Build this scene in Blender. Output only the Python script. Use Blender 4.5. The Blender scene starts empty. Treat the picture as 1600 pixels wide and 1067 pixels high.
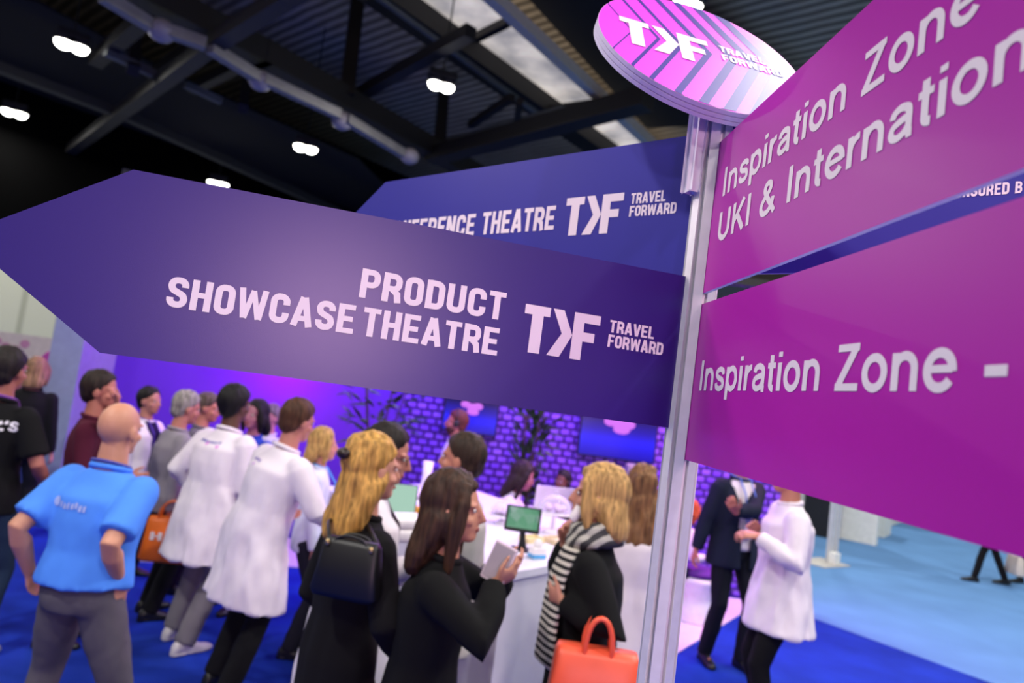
import bpy, bmesh, math, random
from mathutils import Vector, Matrix, noise as mnoise
from mathutils.bvhtree import BVHTree
random.seed(7)
PI = math.pi
R = math.radians
C = bpy.context.scene.collection
SC = bpy.context.scene

# ------------------------------------------------------------------ camera
F_PX, PITCH, ROLL, EYE = 1067.0, R(4.77), R(7.66), 1.90
cF = Vector((0, math.cos(PITCH), math.sin(PITCH)))
_r0 = Vector((1, 0, 0)); _u0 = Vector((0, -math.sin(PITCH), math.cos(PITCH)))
cR = math.cos(ROLL) * _r0 + math.sin(ROLL) * _u0
cU = math.cos(ROLL) * _u0 - math.sin(ROLL) * _r0
CAM = Vector((0, 0, EYE))
cam_d = bpy.data.cameras.new('camera'); cam = bpy.data.objects.new('camera', cam_d); C.objects.link(cam)
cam_d.sensor_width = 36.0; cam_d.lens = F_PX * 36 / 1600; cam_d.clip_start = 0.02; cam_d.clip_end = 200
M = Matrix((( cR.x, cU.x, -cF.x, CAM.x), (cR.y, cU.y, -cF.y, CAM.y), (cR.z, cU.z, -cF.z, CAM.z), (0, 0, 0, 1)))
cam.matrix_world = M
cam_d.dof.use_dof = True; cam_d.dof.focus_distance = 0.90; cam_d.dof.aperture_fstop = 3.9; cam_d.dof.aperture_blades = 8
SC.camera = cam
SC.view_settings.view_transform = 'Standard'; SC.view_settings.look = 'None'
SC.view_settings.exposure = 0.12; SC.view_settings.gamma = 1.0; SC.view_settings.use_curve_mapping = False
SC.cycles.max_bounces = 6; SC.cycles.diffuse_bounces = 3; SC.cycles.glossy_bounces = 3; SC.cycles.transmission_bounces = 6
SC.cycles.caustics_reflective = False; SC.cycles.caustics_refractive = False
SC.cycles.sample_clamp_indirect = 4.0

def ray(x, y):
    return cF + (x - 800) / F_PX * cR - (y - 533.5) / F_PX * cU
def atz(x, y, z):
    d = ray(x, y); return CAM + d * ((z - EYE) / d.z)
def aty(x, y, Y):
    d = ray(x, y); return CAM + d * (Y / d.y)

# ------------------------------------------------------------------ world and big lights
world = bpy.data.worlds.new('world'); SC.world = world; world.use_nodes = True
bg = world.node_tree.nodes['Background']; bg.inputs[0].default_value = (1.0, .93, .95, 1); bg.inputs[1].default_value = 0.22

def area(name, loc, target, size, energy, color=(1, 1, 1), size_y=None, shape=None, spread=None):
    d = bpy.data.lights.new(name, 'AREA'); d.energy = energy; d.color = color; d.size = size
    if shape: d.shape = shape
    if size_y: d.shape = 'RECTANGLE'; d.size_y = size_y
    if spread: d.spread = R(spread)
    o = bpy.data.objects.new(name, d); C.objects.link(o); o.location = loc
    o.rotation_euler = (Vector(target) - Vector(loc)).to_track_quat('-Z', 'Y').to_euler()
    return o
LAMP_W = 250.0
# pink area lamp added out of view behind the camera, for the violet sign's sheen
area('added_sheen_light', (1.25, -5.4, 2.5), (-.2, 1, 2.0), 1.0, 135, (1, .60, .84), .8)
# unseen pink spot, added to brighten the magenta signs next to the post
sd_ = bpy.data.lights.new('added_spot_light', 'SPOT'); sd_.energy = 85; sd_.color = (1, .80, .90); sd_.spot_size = R(21); sd_.spot_blend = 1.0; sd_.shadow_soft_size = .12
so_ = bpy.data.objects.new('added_spot_light', sd_); C.objects.link(so_); so_.location = (-2.3, 1.7, 3.7); so_.rotation_euler = (Vector((.285, 1.0, 1.95)) - Vector((-2.3, 1.7, 3.7))).to_track_quat('-Z', 'Y').to_euler()
# booth lighting: violet wall washers above the back wall, magenta spot on it, pink flood over the platform
area('wall_washer_light', (-2.9, 6.7, 3.3), (-2.9, 8, 1.2), 2.6, 34, (.20, .015, 1.0), .25)
area('wall_washer_light', (-.9, 6.7, 3.3), (-.9, 8, 1.4), 1.6, 60, (.20, .03, 1.0), .25)
area('wall_washer_light', (1.5, 6.7, 3.3), (1.5, 8, 1.4), 3.2, 80, (.34, .05, 1.0), .25)
area('magenta_spot_light', aty(430, 560, 7.35), aty(430, 585, 8.0), .3, 13, (1, .02, .5), .2)
area('platform_flood_light', (2.3, 6.6, 3.3), (2.2, 7.0, 0), .8, 70, (1, .10, .62), .4)
area('booth_fill_light', (.3, 5.9, 3.3), (.2, 5.2, 0), 1.8, 40, (.45, .12, 1), .4)
area('left_platform_light', (-3.0, 7.2, 3.2), (-3.0, 7.0, 0), .8, 30, (.6, .05, 1), .4)

# ------------------------------------------------------------------ materials
MATS = {}
def lin(h):
    h = h.lstrip('#'); o = []
    for i in (0, 2, 4):
        c = int(h[i:i + 2], 16) / 255; o.append(c / 12.92 if c <= .04045 else ((c + .055) / 1.055) ** 2.4)
    return (*o, 1)
def base(name):
    m = bpy.data.materials.new(name); m.use_nodes = True
    nt = m.node_tree; b = nt.nodes['Principled BSDF']; return m, nt, b
def mat(name, col, rough=.6, metal=0, spec=.5, var=.06, scale=12, bump=0, emit=0, coat=0):
    if name in MATS: return MATS[name]
    m, nt, b = base(name); c = lin(col)
    b.inputs['Roughness'].default_value = rough; b.inputs['Metallic'].default_value = metal
    b.inputs['Specular IOR Level'].default_value = spec; b.inputs['Coat Weight'].default_value = coat
    tc = nt.nodes.new('ShaderNodeTexCoord'); nz = nt.nodes.new('ShaderNodeTexNoise'); nz.inputs['Scale'].default_value = scale
    nz.inputs['Detail'].default_value = 4; nt.links.new(tc.outputs['Object'], nz.inputs['Vector'])
    rp = nt.nodes.new('ShaderNodeValToRGB'); rp.color_ramp.elements[0].position = .3; rp.color_ramp.elements[1].position = .7
    rp.color_ramp.elements[0].color = (*[x * (1 - var) for x in c[:3]], 1); rp.color_ramp.elements[1].color = (*[min(1, x * (1 + var)) for x in c[:3]], 1)
    nt.links.new(nz.outputs['Fac'], rp.inputs[0]); nt.links.new(rp.outputs[0], b.inputs['Base Color'])
    if bump:
        bp = nt.nodes.new('ShaderNodeBump'); bp.inputs['Strength'].default_value = bump; bp.inputs['Distance'].default_value = .01
        nt.links.new(nz.outputs['Fac'], bp.inputs['Height']); nt.links.new(bp.outputs[0], b.inputs['Normal'])
    if emit:
        nt.links.new(rp.outputs[0], b.inputs['Emission Color']); b.inputs['Emission Strength'].default_value = emit
    MATS[name] = m; return m
def fabric(col, rough=.9, bump=.04): return mat('fabric_' + col, col, rough, spec=.25, var=.035, scale=14, bump=bump)
def hairmat(col):
    n = 'hair_' + col
    if n in MATS: return MATS[n]
    m, nt, b = base(n); c = lin(col)
    tc = nt.nodes.new('ShaderNodeTexCoord'); mp = nt.nodes.new('ShaderNodeMapping'); mp.inputs['Scale'].default_value = (70, 70, 5)
    nz = nt.nodes.new('ShaderNodeTexNoise'); nz.inputs['Scale'].default_value = 1; nz.inputs['Detail'].default_value = 5
    nt.links.new(tc.outputs['Object'], mp.inputs[0]); nt.links.new(mp.outputs[0], nz.inputs['Vector'])
    rp = nt.nodes.new('ShaderNodeValToRGB'); rp.color_ramp.elements[0].position = .32; rp.color_ramp.elements[1].position = .68
    rp.color_ramp.elements[0].color = (*[x * .45 for x in c[:3]], 1); rp.color_ramp.elements[1].color = (*[min(1, x * 1.5) for x in c[:3]], 1)
    nt.links.new(nz.outputs['Fac'], rp.inputs[0]); nt.links.new(rp.outputs[0], b.inputs['Base Color'])
    bp = nt.nodes.new('ShaderNodeBump'); bp.inputs['Strength'].default_value = .6; bp.inputs['Distance'].default_value = .01; nt.links.new(nz.outputs['Fac'], bp.inputs['Height']); nt.links.new(bp.outputs[0], b.inputs['Normal'])
    b.inputs['Roughness'].default_value = .62; b.inputs['Specular IOR Level'].default_value = .3; MATS[n] = m; return m
def skinmat(col): return mat('skin_' + col, col, .5, spec=.4, var=.07, scale=9)
def stripes(name, c1, c2, scale, axis='Z', rough=.85, dist=0):
    if name in MATS: return MATS[name]
    m, nt, b = base(name)
    tc = nt.nodes.new('ShaderNodeTexCoord'); w = nt.nodes.new('ShaderNodeTexWave'); w.bands_direction = axis
    w.inputs['Scale'].default_value = scale; w.inputs['Distortion'].default_value = dist
    rp = nt.nodes.new('ShaderNodeValToRGB'); rp.color_ramp.interpolation = 'EASE'
    rp.color_ramp.elements[0].position = .42; rp.color_ramp.elements[1].position = .58
    rp.color_ramp.elements[0].color = lin(c1); rp.color_ramp.elements[1].color = lin(c2)
    nt.links.new(tc.outputs['Object'], w.inputs['Vector']); nt.links.new(w.outputs['Fac'], rp.inputs[0])
    nt.links.new(rp.outputs[0], b.inputs['Base Color']); b.inputs['Roughness'].default_value = rough
    MATS[name] = m; return m
WHITE = mat('white_laminate', '#e9e6ee', .35, var=.02)
VINYL = mat('white_vinyl_print', '#f0e2e4', .45, var=.02)

# ------------------------------------------------------------------ object helpers
def link(name, me, m=None, parent=None, smooth=True):
    o = bpy.data.objects.new(name, me); C.objects.link(o)
    if m: me.materials.append(m)
    if smooth:
        for p in me.polygons: p.use_smooth = True
    if parent: o.parent = parent
    return o
def obj(name, bm, m=None, parent=None, smooth=False):
    me = bpy.data.meshes.new(name)
    bmesh.ops.recalc_face_normals(bm, faces=bm.faces)
    bm.to_mesh(me); bm.free(); return link(name, me, m, parent, smooth)
def tag(o, label, cat, group=None, kind=None):
    if label: o['label'] = label
    if cat: o['category'] = cat
    if group: o['group'] = group
    if kind: o['kind'] = kind
    return o
def thing(name, label, cat, loc=(0, 0, 0), rz=0, group=None):
    o = bpy.data.objects.new(name, None); C.objects.link(o); o.empty_display_size = .1
    o.location = loc; o.rotation_euler = (0, 0, rz); return tag(o, label, cat, group)
def structure(o): o['kind'] = 'structure'; return o
def bx(bm, c, s, rot=None, bevel=0):
    r = bmesh.ops.create_cube(bm, size=1); vs = r['verts']
    for v in vs:
        p = Vector((v.co.x * s[0], v.co.y * s[1], v.co.z * s[2]))
        v.co = (rot @ p if rot else p) + Vector(c)
    if bevel:
        es = list({e for v in vs for e in v.link_edges})
        bmesh.ops.bevel(bm, geom=es, offset=bevel, segments=2, profile=.6, affect='EDGES')
    return bm
def beam(bm, p, q, w, h, up=Vector((0, 0, 1))):
    p = Vector(p); q = Vector(q); d = (q - p); L = d.length; d.normalize()
    s = d.cross(up)
    if s.length < 1e-3: s = d.cross(Vector((0, 1, 0)))
    s.normalize(); u = s.cross(d)
    rot = Matrix((s, d, u)).transposed()
    return bx(bm, (p + q) / 2, (w, L, h), rot)
def loft(bm, rings, n=16, cap=True):
    """rings: (centre, axis a, axis b)"""
    prev = None; loops = []
    for c, a, b in rings:
        c = Vector(c); a = Vector(a); b = Vector(b)
        loops.append([bm.verts.new(c + a * math.cos(2 * PI * i / n) + b * math.sin(2 * PI * i / n)) for i in range(n)])
    for l0, l1 in zip(loops, loops[1:]):
        for i in range(n):
            bm.faces.new((l0[i], l0[(i + 1) % n], l1[(i + 1) % n], l1[i]))
    if cap:
        for l, (c, a, b) in ((loops[0], rings[0]), (loops[-1], rings[-1])):
            v = bm.verts.new(Vector(c))
            for i in range(n): bm.faces.new((l[i], l[(i + 1) % n], v))
    return loops
def tube(bm, pts, rad, n=12, ends=True):
    pts = [Vector(p) for p in pts]
    if not isinstance(rad, (list, tuple)): rad = [rad] * len(pts)
    rings = []; ref = None
    for i, p in enumerate(pts):
        d = (pts[min(i + 1, len(pts) - 1)] - pts[max(i - 1, 0)]).normalized()
        if ref is None:
            ref = Vector((0, 0, 1)) if abs(d.z) < .9 else Vector((0, 1, 0))
        a = d.cross(ref).normalized(); b = a.cross(d); ref = b
        rings.append((p, a * rad[i], b * rad[i]))
    if ends:
        d0 = (pts[0] - pts[1]).normalized(); d1 = (pts[-1] - pts[-2]).normalized()
        p0, a0, b0 = rings[0]; p1, a1, b1 = rings[-1]
        rings = [(p0 + d0 * rad[0] * .8, a0 * .5, b0 * .5)] + rings + [(p1 + d1 * rad[-1] * .8, a1 * .5, b1 * .5)]
    return loft(bm, rings, n)
def ell(bm, c, r, rot=None, u=16, v=10, fn=None):
    res = bmesh.ops.create_uvsphere(bm, u_segments=u, v_segments=v, radius=1)
    for w in res['verts']:
        p = Vector(w.co)
        if fn: p = fn(p)
        p = Vector((p.x * r[0], p.y * r[1], p.z * r[2]))
        w.co = (rot @ p if rot else p) + Vector(c)
    return bm
def lathe(bm, prof, c=(0, 0, 0), n=24):
    c = Vector(c)
    loft(bm, [(c + Vector((0, 0, z)), Vector((r, 0, 0)), Vector((0, r, 0))) for r, z in prof], n)
    return bm
def remesh(bm, vox, smooth=4, fac=.5):
    me = bpy.data.meshes.new('tmp'); bm.to_mesh(me); bm.free()
    o = bpy.data.objects.new('tmp', me); C.objects.link(o)
    md = o.modifiers.new('r', 'REMESH'); md.mode = 'VOXEL'; md.voxel_size = vox; md.use_smooth_shade = True
    if smooth:
        s = o.modifiers.new('s', 'SMOOTH'); s.iterations = smooth; s.factor = fac
    dg = bpy.context.evaluated_depsgraph_get()
    out = bpy.data.meshes.new_from_object(o.evaluated_get(dg))
    bpy.data.objects.remove(o); bpy.data.meshes.remove(me)
    return out
def wrinkle(me, amp, fx, fz, seed=0, fade=None):
    off = Vector((seed * 3.7, seed * 1.3, seed * 7.1))
    me.update()
    vs = me.vertices
    nn = [Vector(v.normal) for v in vs]
    for v, n in zip(vs, nn):
        p = Vector((v.co.x * fx, v.co.y * fx, v.co.z * fz)) + off
        k = mnoise.noise(p) * .7 + mnoise.noise(p * 2.1) * .3
        if fade: k *= min(1, max(.15, (fade - v.co.z) / .30))
        v.co += n * (amp * k)
def bool_drop(me, test):
    bm = bmesh.new(); bm.from_mesh(me)
    fs = [f for f in bm.faces if test(f.calc_center_median())]
    bmesh.ops.delete(bm, geom=fs, context='FACES'); bm.to_mesh(me); bm.free()

# ------------------------------------------------------------------ lettering (strokes built as meshes)
def arc(cx, cy, rx, ry, a0, a1, n=10):
    return [(cx + rx * math.cos(R(a0 + (a1 - a0) * i / n)), cy + ry * math.sin(R(a0 + (a1 - a0) * i / n))) for i in range(n + 1)]
def cat(pts, n=6):
    P = [pts[0]] + list(pts) + [pts[-1]]; o = []
    for i in range(1, len(P) - 2):
        for k in range(n):
            t = k / n; a, b, c, d = P[i - 1], P[i], P[i + 1], P[i + 2]
            o.append(tuple(.5 * (2 * b[j] + (c[j] - a[j]) * t + (2 * a[j] - 5 * b[j] + 4 * c[j] - d[j]) * t * t + (3 * b[j] - a[j] - 3 * c[j] + d[j]) * t ** 3) for j in (0, 1)))
    o.append(tuple(pts[-1])); return o
def strip(path, t, closed=False):
    n = len(path); L = []; Rr = []
    for i in range(n):
        p = Vector(path[i])
        a = Vector(path[(i - 1) % n]) if (closed or i > 0) else None
        b = Vector(path[(i + 1) % n]) if (closed or i < n - 1) else None
        d0 = (p - a).normalized() if a is not None and (p - a).length > 1e-9 else None
        d1 = (b - p).normalized() if b is not None and (b - p).length > 1e-9 else None
        if d0 is None: d0 = d1
        if d1 is None: d1 = d0
        m = (d0 + d1)
        if m.length < 1e-6: m = d0
        m.normalize(); nrm = Vector((-m.y, m.x)); k = max(.35, nrm.dot(Vector((-d0.y, d0.x))))
        L.append(p + nrm * (t / 2 / k)); Rr.append(p - nrm * (t / 2 / k))
    qs = []
    for i in range(n if closed else n - 1):
        j = (i + 1) % n; qs.append([L[i], L[j], Rr[j], Rr[i]])
    return qs
def rrect(l, r, b, t, rad):
    return (arc(r - rad, t - rad, rad, rad, 0, 90, 6) + arc(l + rad, t - rad, rad, rad, 90, 180, 6) +
            arc(l + rad, b + rad, rad, rad, 180, 270, 6) + arc(r - rad, b + rad, rad, rad, 270, 360, 6))
def cond(ch):
    """heavy narrow capitals; returns (quads, width)"""
    t = .205; w = .60; l = t / 2; r = w - t / 2; b = t / 2; T = 1 - t / 2; h = t * .86; H = 1 - h / 2; B = h / 2; ra = .17
    S = lambda p, c=False, k=t: strip(p, k, c)
    if ch == 'O': return S(rrect(l, r, b, T, ra), True), w
    if ch == 'C': return S([(r, .63)] + arc(r - ra, T - ra, ra, ra, 0, 90, 6) + arc(l + ra, T - ra, ra, ra, 90, 180, 6) + arc(l + ra, b + ra, ra, ra, 180, 270, 6) + arc(r - ra, b + ra, ra, ra, 270, 360, 6) + [(r, .37)]), w
    if ch == 'S': return S([(r, .68)] + arc(r - ra, T - ra, ra, ra, 0, 90, 6) + arc(l + ra, T - ra, ra, ra, 90, 180, 6) + cat([(l, .70), (l + .05, .58), (w / 2, .5), (r - .05, .42), (r, .30)], 5) + arc(r - ra, b + ra, ra, ra, 360, 270, 6) + arc(l + ra, b + ra, ra, ra, 270, 180, 6) + [(l, .32)]), w
    if ch == 'U': return S([(l, 1)] + arc(l + ra, b + ra, ra, ra, 180, 270, 6) + arc(r - ra, b + ra, ra, ra, 270, 360, 6) + [(r, 1)]), w
    if ch == 'D': return S([(l, 0), (l, 1)]) + S([(l, H - .005)] + arc(r - ra, T - ra, ra, ra, 90, 0, 6) + arc(r - ra, b + ra, ra, ra, 0, -90, 6) + [(l, b)], k=t), w
    if ch in 'PR':
        q = S([(l, 0), (l, 1)]) + S([(l, T)] + arc(r - ra, T - ra, ra, ra, 90, 0, 6) + arc(r - ra, .5 + ra - .04, ra, ra, 0, -90, 6) + [(l, .46)], k=t * .95)
        if ch == 'R': q += S([(w * .52, .44), (r - .03, .30), (r + .015, 0)])
        return q, w
    if ch == 'B': return S([(l, 0), (l, 1)]) + S([(l, T)] + arc(r - ra - .02, T - ra, ra, ra, 90, 0, 6) + arc(r - ra - .02, .53 + ra, ra, ra, 0, -90, 6) + [(l, .53)], k=t * .9) + S([(l, .51)] + arc(r - ra, .51 - ra, ra, ra, 90, 0, 6) + arc(r - ra, b + ra, ra, ra, 0, -90, 6) + [(l, b)], k=t * .9), w
    if ch == 'E': return S([(l, 0), (l, 1)]) + S([(l, H), (.54, H)], k=h) + S([(l, .5), (.49, .5)], k=h) + S([(l, B), (.55, B)], k=h), .56
    if ch == 'F': return S([(l, 0), (l, 1)]) + S([(l, H), (.54, H)], k=h) + S([(l, .49), (.48, .49)], k=h), .54
    if ch == 'L': return S([(l, 0), (l, 1)]) + S([(l, B), (.50, B)], k=h), .51
    if ch == 'T': return S([(.28, 0), (.28, 1)]) + S([(0, H), (.56, H)], k=h), .56
    if ch == 'I': return S([(l, 0), (l, 1)]), t
    if ch == 'H': return S([(l, 0), (l, 1)]) + S([(r, 0), (r, 1)]) + S([(l, .51), (r, .51)], k=h), w
    if ch == 'N': return S([(l, 0), (l, 1)]) + S([(r, 0), (r, 1)]) + S([(l + .02, .97), (r - .02, .03)], k=t * .95), w
    if ch == 'A': return S([(.09, 0), (.31, 1)], k=t) + S([(.57, 0), (.35, 1)], k=t) + S([(.18, .27), (.48, .27)], k=h), .66
    if ch == 'V': return S([(.09, 1), (.30, 0)]) + S([(.55, 1), (.34, 0)]), .64
    if ch == 'Y': return S([(.08, 1), (.30, .42)]) + S([(.54, 1), (.32, .42)]) + S([(.31, 0), (.31, .48)]), .62
    if ch == 'W': return S([(.09, 1), (.22, 0)], k=t * .9) + S([(.44, .95), (.24, 0)], k=t * .8) + S([(.44, .95), (.66, 0)], k=t * .8) + S([(.80, 1), (.68, 0)], k=t * .9), .89
    return [], .30
def helv(ch):
    """open grotesque upper and lower case, cap height 1"""
    t = .182; X = .735; th = .160
    S = lambda p, c=False, k=t: strip(p, k, c)
    if ch == 'I': return S([(.2, 0), (.2, 1)]), .40
    if ch == 'l': return S([(.16, 0), (.16, 1)]), .32
    if ch == 'i': return S([(.16, 0), (.16, X - .015)]) + S([(.16, .865), (.16, 1)]), .32
    if ch == 'n': return S([(.16, 0), (.16, X - .015)]) + S(arc(.40, X - .075 - .25, .235, .25, 178, 0, 14) + [(.635, 0)], k=.172), .80
    if ch == 'r': return S([(.16, 0), (.16, X - .015)]) + S(arc(.47, .33, .31, .33, 180, 92, 10), k=.168), .50
    if ch == 'p': return S([(.16, -.27), (.16, X - .015)]) + S(arc(.43, X / 2 - .005, .265, .305, 0, 360, 24)[:-1], True, .172), .82
    if ch == 'o': return S(arc(.41, X / 2 - .005, .275, .305, 0, 360, 26)[:-1], True, .176), .82
    if ch == 'e': return S([(.14, .385), (.685, .385)], k=.135) + S([(.685, .34)] + arc(.41, X / 2 - .005, .275, .305, 5, 325, 24), k=.176), .79
    if ch == 's': return S(cat([(.585, .50), (.55, .61), (.36, .665), (.17, .60), (.155, .50), (.25, .415), (.38, .375), (.53, .325), (.595, .21), (.55, .11), (.37, .065), (.19, .11), (.13, .24)], 5), k=.168), .72
    if ch == 'a': return S(cat([(.155, .50), (.20, .61), (.37, .668), (.56, .60), (.60, .49)], 5) + [(.60, .14), (.625, .05), (.70, .05)], k=.172) + S(cat([(.60, .42), (.42, .395), (.20, .33), (.135, .20), (.20, .09), (.34, .062), (.50, .12), (.60, .25)], 5), k=.160), .775
    if ch == 't': return S([(.22, .935), (.22, .18)] + arc(.36, .18, .14, .12, 180, 275, 6) , k=t) + S([(.04, X - .075), (.42, X - .075)], k=.150), .46
    if ch == 'Z': return S([(.08, 1 - th / 2), (.77, 1 - th / 2)], k=th) + S([(.05, th / 2), (.79, th / 2)], k=th) + S([(.14, .08), (.67, .92)], k=.190), .84
    if ch == 'U': return S([(.18, 1), (.18, .36)] + arc(.49, .36, .31, .295, 180, 360, 16) + [(.80, 1)], k=.190), .98
    if ch == 'K': return S([(.18, 0), (.18, 1)]) + S([(.80, 1), (.20, .36)], k=.182) + S([(.40, .58), (.84, 0)], k=.192), .93
    if ch == '&': return S(cat([(.86, .0), (.60, .32), (.33, .64), (.27, .80), (.34, .91), (.46, .935), (.57, .88), (.58, .76), (.48, .65), (.28, .51), (.15, .36), (.14, .22), (.22, .10), (.40, .06), (.58, .13), (.70, .28), (.75, .46)], 5), k=.172), .93
    if ch == '-': return S([(.06, .32), (.46, .32)], k=.182), .52
    return [], .45
def textmesh(txt, font, gap, x0, x1, z0, h, y=-.0032):
    """flat lettering in the x-z plane, fitted between x0 and x1"""
    cur = 0; quads = []
    for i, ch in enumerate(txt):
        q, w = font(ch)
        for f in q: quads.append([(p[0] + cur, p[1]) for p in f])
        cur += w + (gap if i < len(txt) - 1 else 0)
    xs = [p[0] for f in quads for p in f]; a, b = min(xs), max(xs)
    bm = bmesh.new(); kx = (x1 - x0) / (b - a)
    for qi, f in enumerate(quads):
        vs = [bm.verts.new((x0 + (p[0] - a) * kx, y - 4e-7 * (qi % 97), z0 + p[1] * h)) for p in f]
        try: bm.faces.new(vs)
        except Exception: pass
    return bm
LOGO = ([[(0, 1), (.56, 1), (.56, .80), (.42, .80), (.42, 0), (.17, 0), (.17, .80), (0, .80)]],
        [[(.62, 1), (.86, 1), (1.10, .5), (.86, 0), (.58, 0), (.86, .5)]],
        [[(1.10, 1), (1.70, 1), (1.70, .80), (1.34, .80), (1.34, .60), (1.60, .60), (1.60, .40), (1.34, .40), (1.34, 0), (1.10, 0)]])
def logomesh(x0, z0, h, kx=1, y=-.0032):
    bm = bmesh.new()
    for g in LOGO:
        for f in g: bm.faces.new([bm.verts.new((x0 + p[0] * h * kx, y, z0 + p[1] * h)) for p in f])
    return bm

# ================================================================== SIGNPOST
PX, PY = 1.10 * math.sin(R(14.85)), 1.10 * math.cos(R(14.85))
alu = mat('brushed_aluminium', '#ebe6e8', .42, metal=.40, var=.05, scale=40)
def profile_post(bm, z0, z1, rad=.0275, turn=0):
    prof = []
    for k in range(8):
        a = turn + k * 45
        for da, rr in ((-19, 1.0), (-8, 1.03), (-7.2, .99), (-6.6, .72), (6.6, .72), (7.2, .99), (8, 1.03), (19, 1.0)):
            prof.append((rad * rr * math.cos(R(a + da)), rad * rr * math.sin(R(a + da))))
    lo = [bm.verts.new((x, y, z0)) for x, y in prof]; hi = [bm.verts.new((x, y, z1)) for x, y in prof]
    n = len(prof)
    for i in range(n): bm.faces.new((lo[i], lo[(i + 1) % n], hi[(i + 1) % n], hi[i]))
    bm.faces.new(hi); bm.faces.new(lo[::-1])
post = thing('signpost', 'slim grooved aluminium upright carrying the purple and magenta arrow signs', 'signpost', (PX, PY, 0))
bm = bmesh.new(); profile_post(bm, .012, 2.395, turn=5); obj('upright', bm, alu, post)
bm = bmesh.new(); lathe(bm, [(.19, 0), (.19, .008), (.185, .012), (.03, .012)], n=40); obj('base_plate', bm, mat('grey_steel', '#77767a', .4, metal=.8), post)

def arrow_sign(name, label, x_angle, outward, z0, z1, face, txts, logos=(), s0=.0255, s1=.8175, tip=.99):
    """a foamboard arrow in a vertical plane through the post; x runs in reading direction"""
    sg = 1 if outward else -1
    T = .0030
    pts = [(s0, z0), (s1, z0), (tip, (z0 + z1) / 2), (s1, z1), (s0, z1)]
    zc = (z0 + z1) / 2
    bm = bmesh.new()
    f = [bm.verts.new((sg * s, -T, z - zc)) for s, z in pts]; g = [bm.verts.new((sg * s, T, z - zc)) for s, z in pts]
    n = len(pts)
    F1 = bm.faces.new(f); bm.faces.new(g[::-1])
    for i in range(n):
        e = bm.faces.new((f[i], g[i], g[(i + 1) % n], f[(i + 1) % n])); e.material_index = 1
    o = obj(name, bm, face); o.data.materials.append(mat('foamboard_edge', '#e6dcea', .7))
    o.location = (PX, PY, zc); o.rotation_euler = (0, 0, R(x_angle))
    tag(o, label, 'sign', 'arrow signs on the post')
    for t, font, gap, xa, xb, zb, h in txts:
        obj('lettering', textmesh(t, font, gap, xa, xb, zb - zc, h, -T - .0006), VINYL, o)
    for xa, zb, h, kx in logos:
        obj('logo', logomesh(xa, zb - zc, h, kx, -T - .0006), VINYL, o)
    return o
def signface(name, c1, c2, rough=.42):
    m, nt, b = base(name)
    tc = nt.nodes.new('ShaderNodeTexCoord'); nz = nt.nodes.new('ShaderNodeTexNoise'); nz.inputs['Scale'].default_value = 1.6; nz.inputs['Detail'].default_value = 1
    rp = nt.nodes.new('ShaderNodeValToRGB'); rp.color_ramp.elements[0].color = lin(c1); rp.color_ramp.elements[1].color = lin(c2)
    rp.color_ramp.elements[0].position = .3; rp.color_ramp.elements[1].position = .7
    gr = nt.nodes.new('ShaderNodeTexNoise'); gr.inputs['Scale'].default_value = 900
    bp = nt.nodes.new('ShaderNodeBump'); bp.inputs['Strength'].default_value = .05; bp.inputs['Distance'].default_value = .001
    nt.links.new(tc.outputs['Object'], nz.inputs[0]); nt.links.new(tc.outputs['Object'], gr.inputs[0])
    nt.links.new(nz.outputs['Fac'], rp.inputs[0]); nt.links.new(rp.outputs[0], b.inputs['Base Color'])
    nt.links.new(gr.outputs['Fac'], bp.inputs['Height']); nt.links.new(bp.outputs[0], b.inputs['Normal'])
    b.inputs['Roughness'].default_value = rough; b.inputs['Specular IOR Level'].default_value = .5
    return m
NAVY = signface('violet_print', '#2b1b70', '#311e78', .33); NAVY2 = signface('indigo_print', '#2c2a8e', '#2f2b90'); MAG = signface('magenta_print', '#b0169f', '#b618a2', .36)
arrow_sign('direction_sign', 'large violet arrow sign reading PRODUCT SHOWCASE THEATRE pointing left', 14.3, False, 1.8886, 2.1257, NAVY,
           [('PRODUCT', cond, .09, -.5158, -.3090, 2.0105, .0405), ('SHOWCASE', cond, .09, -.7535, -.5165, 1.9587, .0395), ('THEATRE', cond, .09, -.5055, -.3117, 1.9587, .0395),
            ('TRAVEL', cond, .07, -.1440, -.0700, 2.0195, .0185), ('FORWARD', cond, .07, -.1440, -.0520, 1.9970, .0190)], [(-.2785, 1.9705, .0700, 1.0)])
arrow_sign('direction_sign', 'indigo arrow sign reading CONFERENCE THEATRE behind the violet one, pointing left', -39.9, False, 2.1300, 2.3680, NAVY2,
           [('CONFERENCE', cond, .09, -.790, -.505, 2.2228, .0455), ('THEATRE', cond, .09, -.4850, -.3010, 2.2228, .0465),
            ('TRAVEL', cond, .07, -.1420, -.0760, 2.2590, .0190), ('FORWARD', cond, .07, -.1420, -.0540, 2.2365, .0190)], [(-.2780, 2.2095, .0715, 1.0)])
arrow_sign('direction_sign', 'magenta arrow sign with one line Inspiration Zone and a dash, below the other magenta sign', 275, True, 1.8445, 2.0825, MAG,
           [('Inspiration Zone -', helv, .0, .0560, .6115, 1.9489, .0446)])
arrow_sign('direction_sign', 'upper magenta arrow sign with two lines ending UKI & International', 274.4, True, 2.0995, 2.3400, MAG,
           [('Inspiration Zone', helv, .0, .0655, .5700, 2.2410, .0446), ('UKI & International', helv, .0, .0640, .676, 2.1715, .0446)])
arrow_sign('direction_sign', 'dark indigo arrow sign reading SPONSORED BY, mostly hidden behind the magenta signs', -39.9, True, 2.1335, 2.3720, NAVY2,
           [('SPONSORED BY', cond, .09, .3170, .4110, 2.2285, .0150)])

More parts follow.
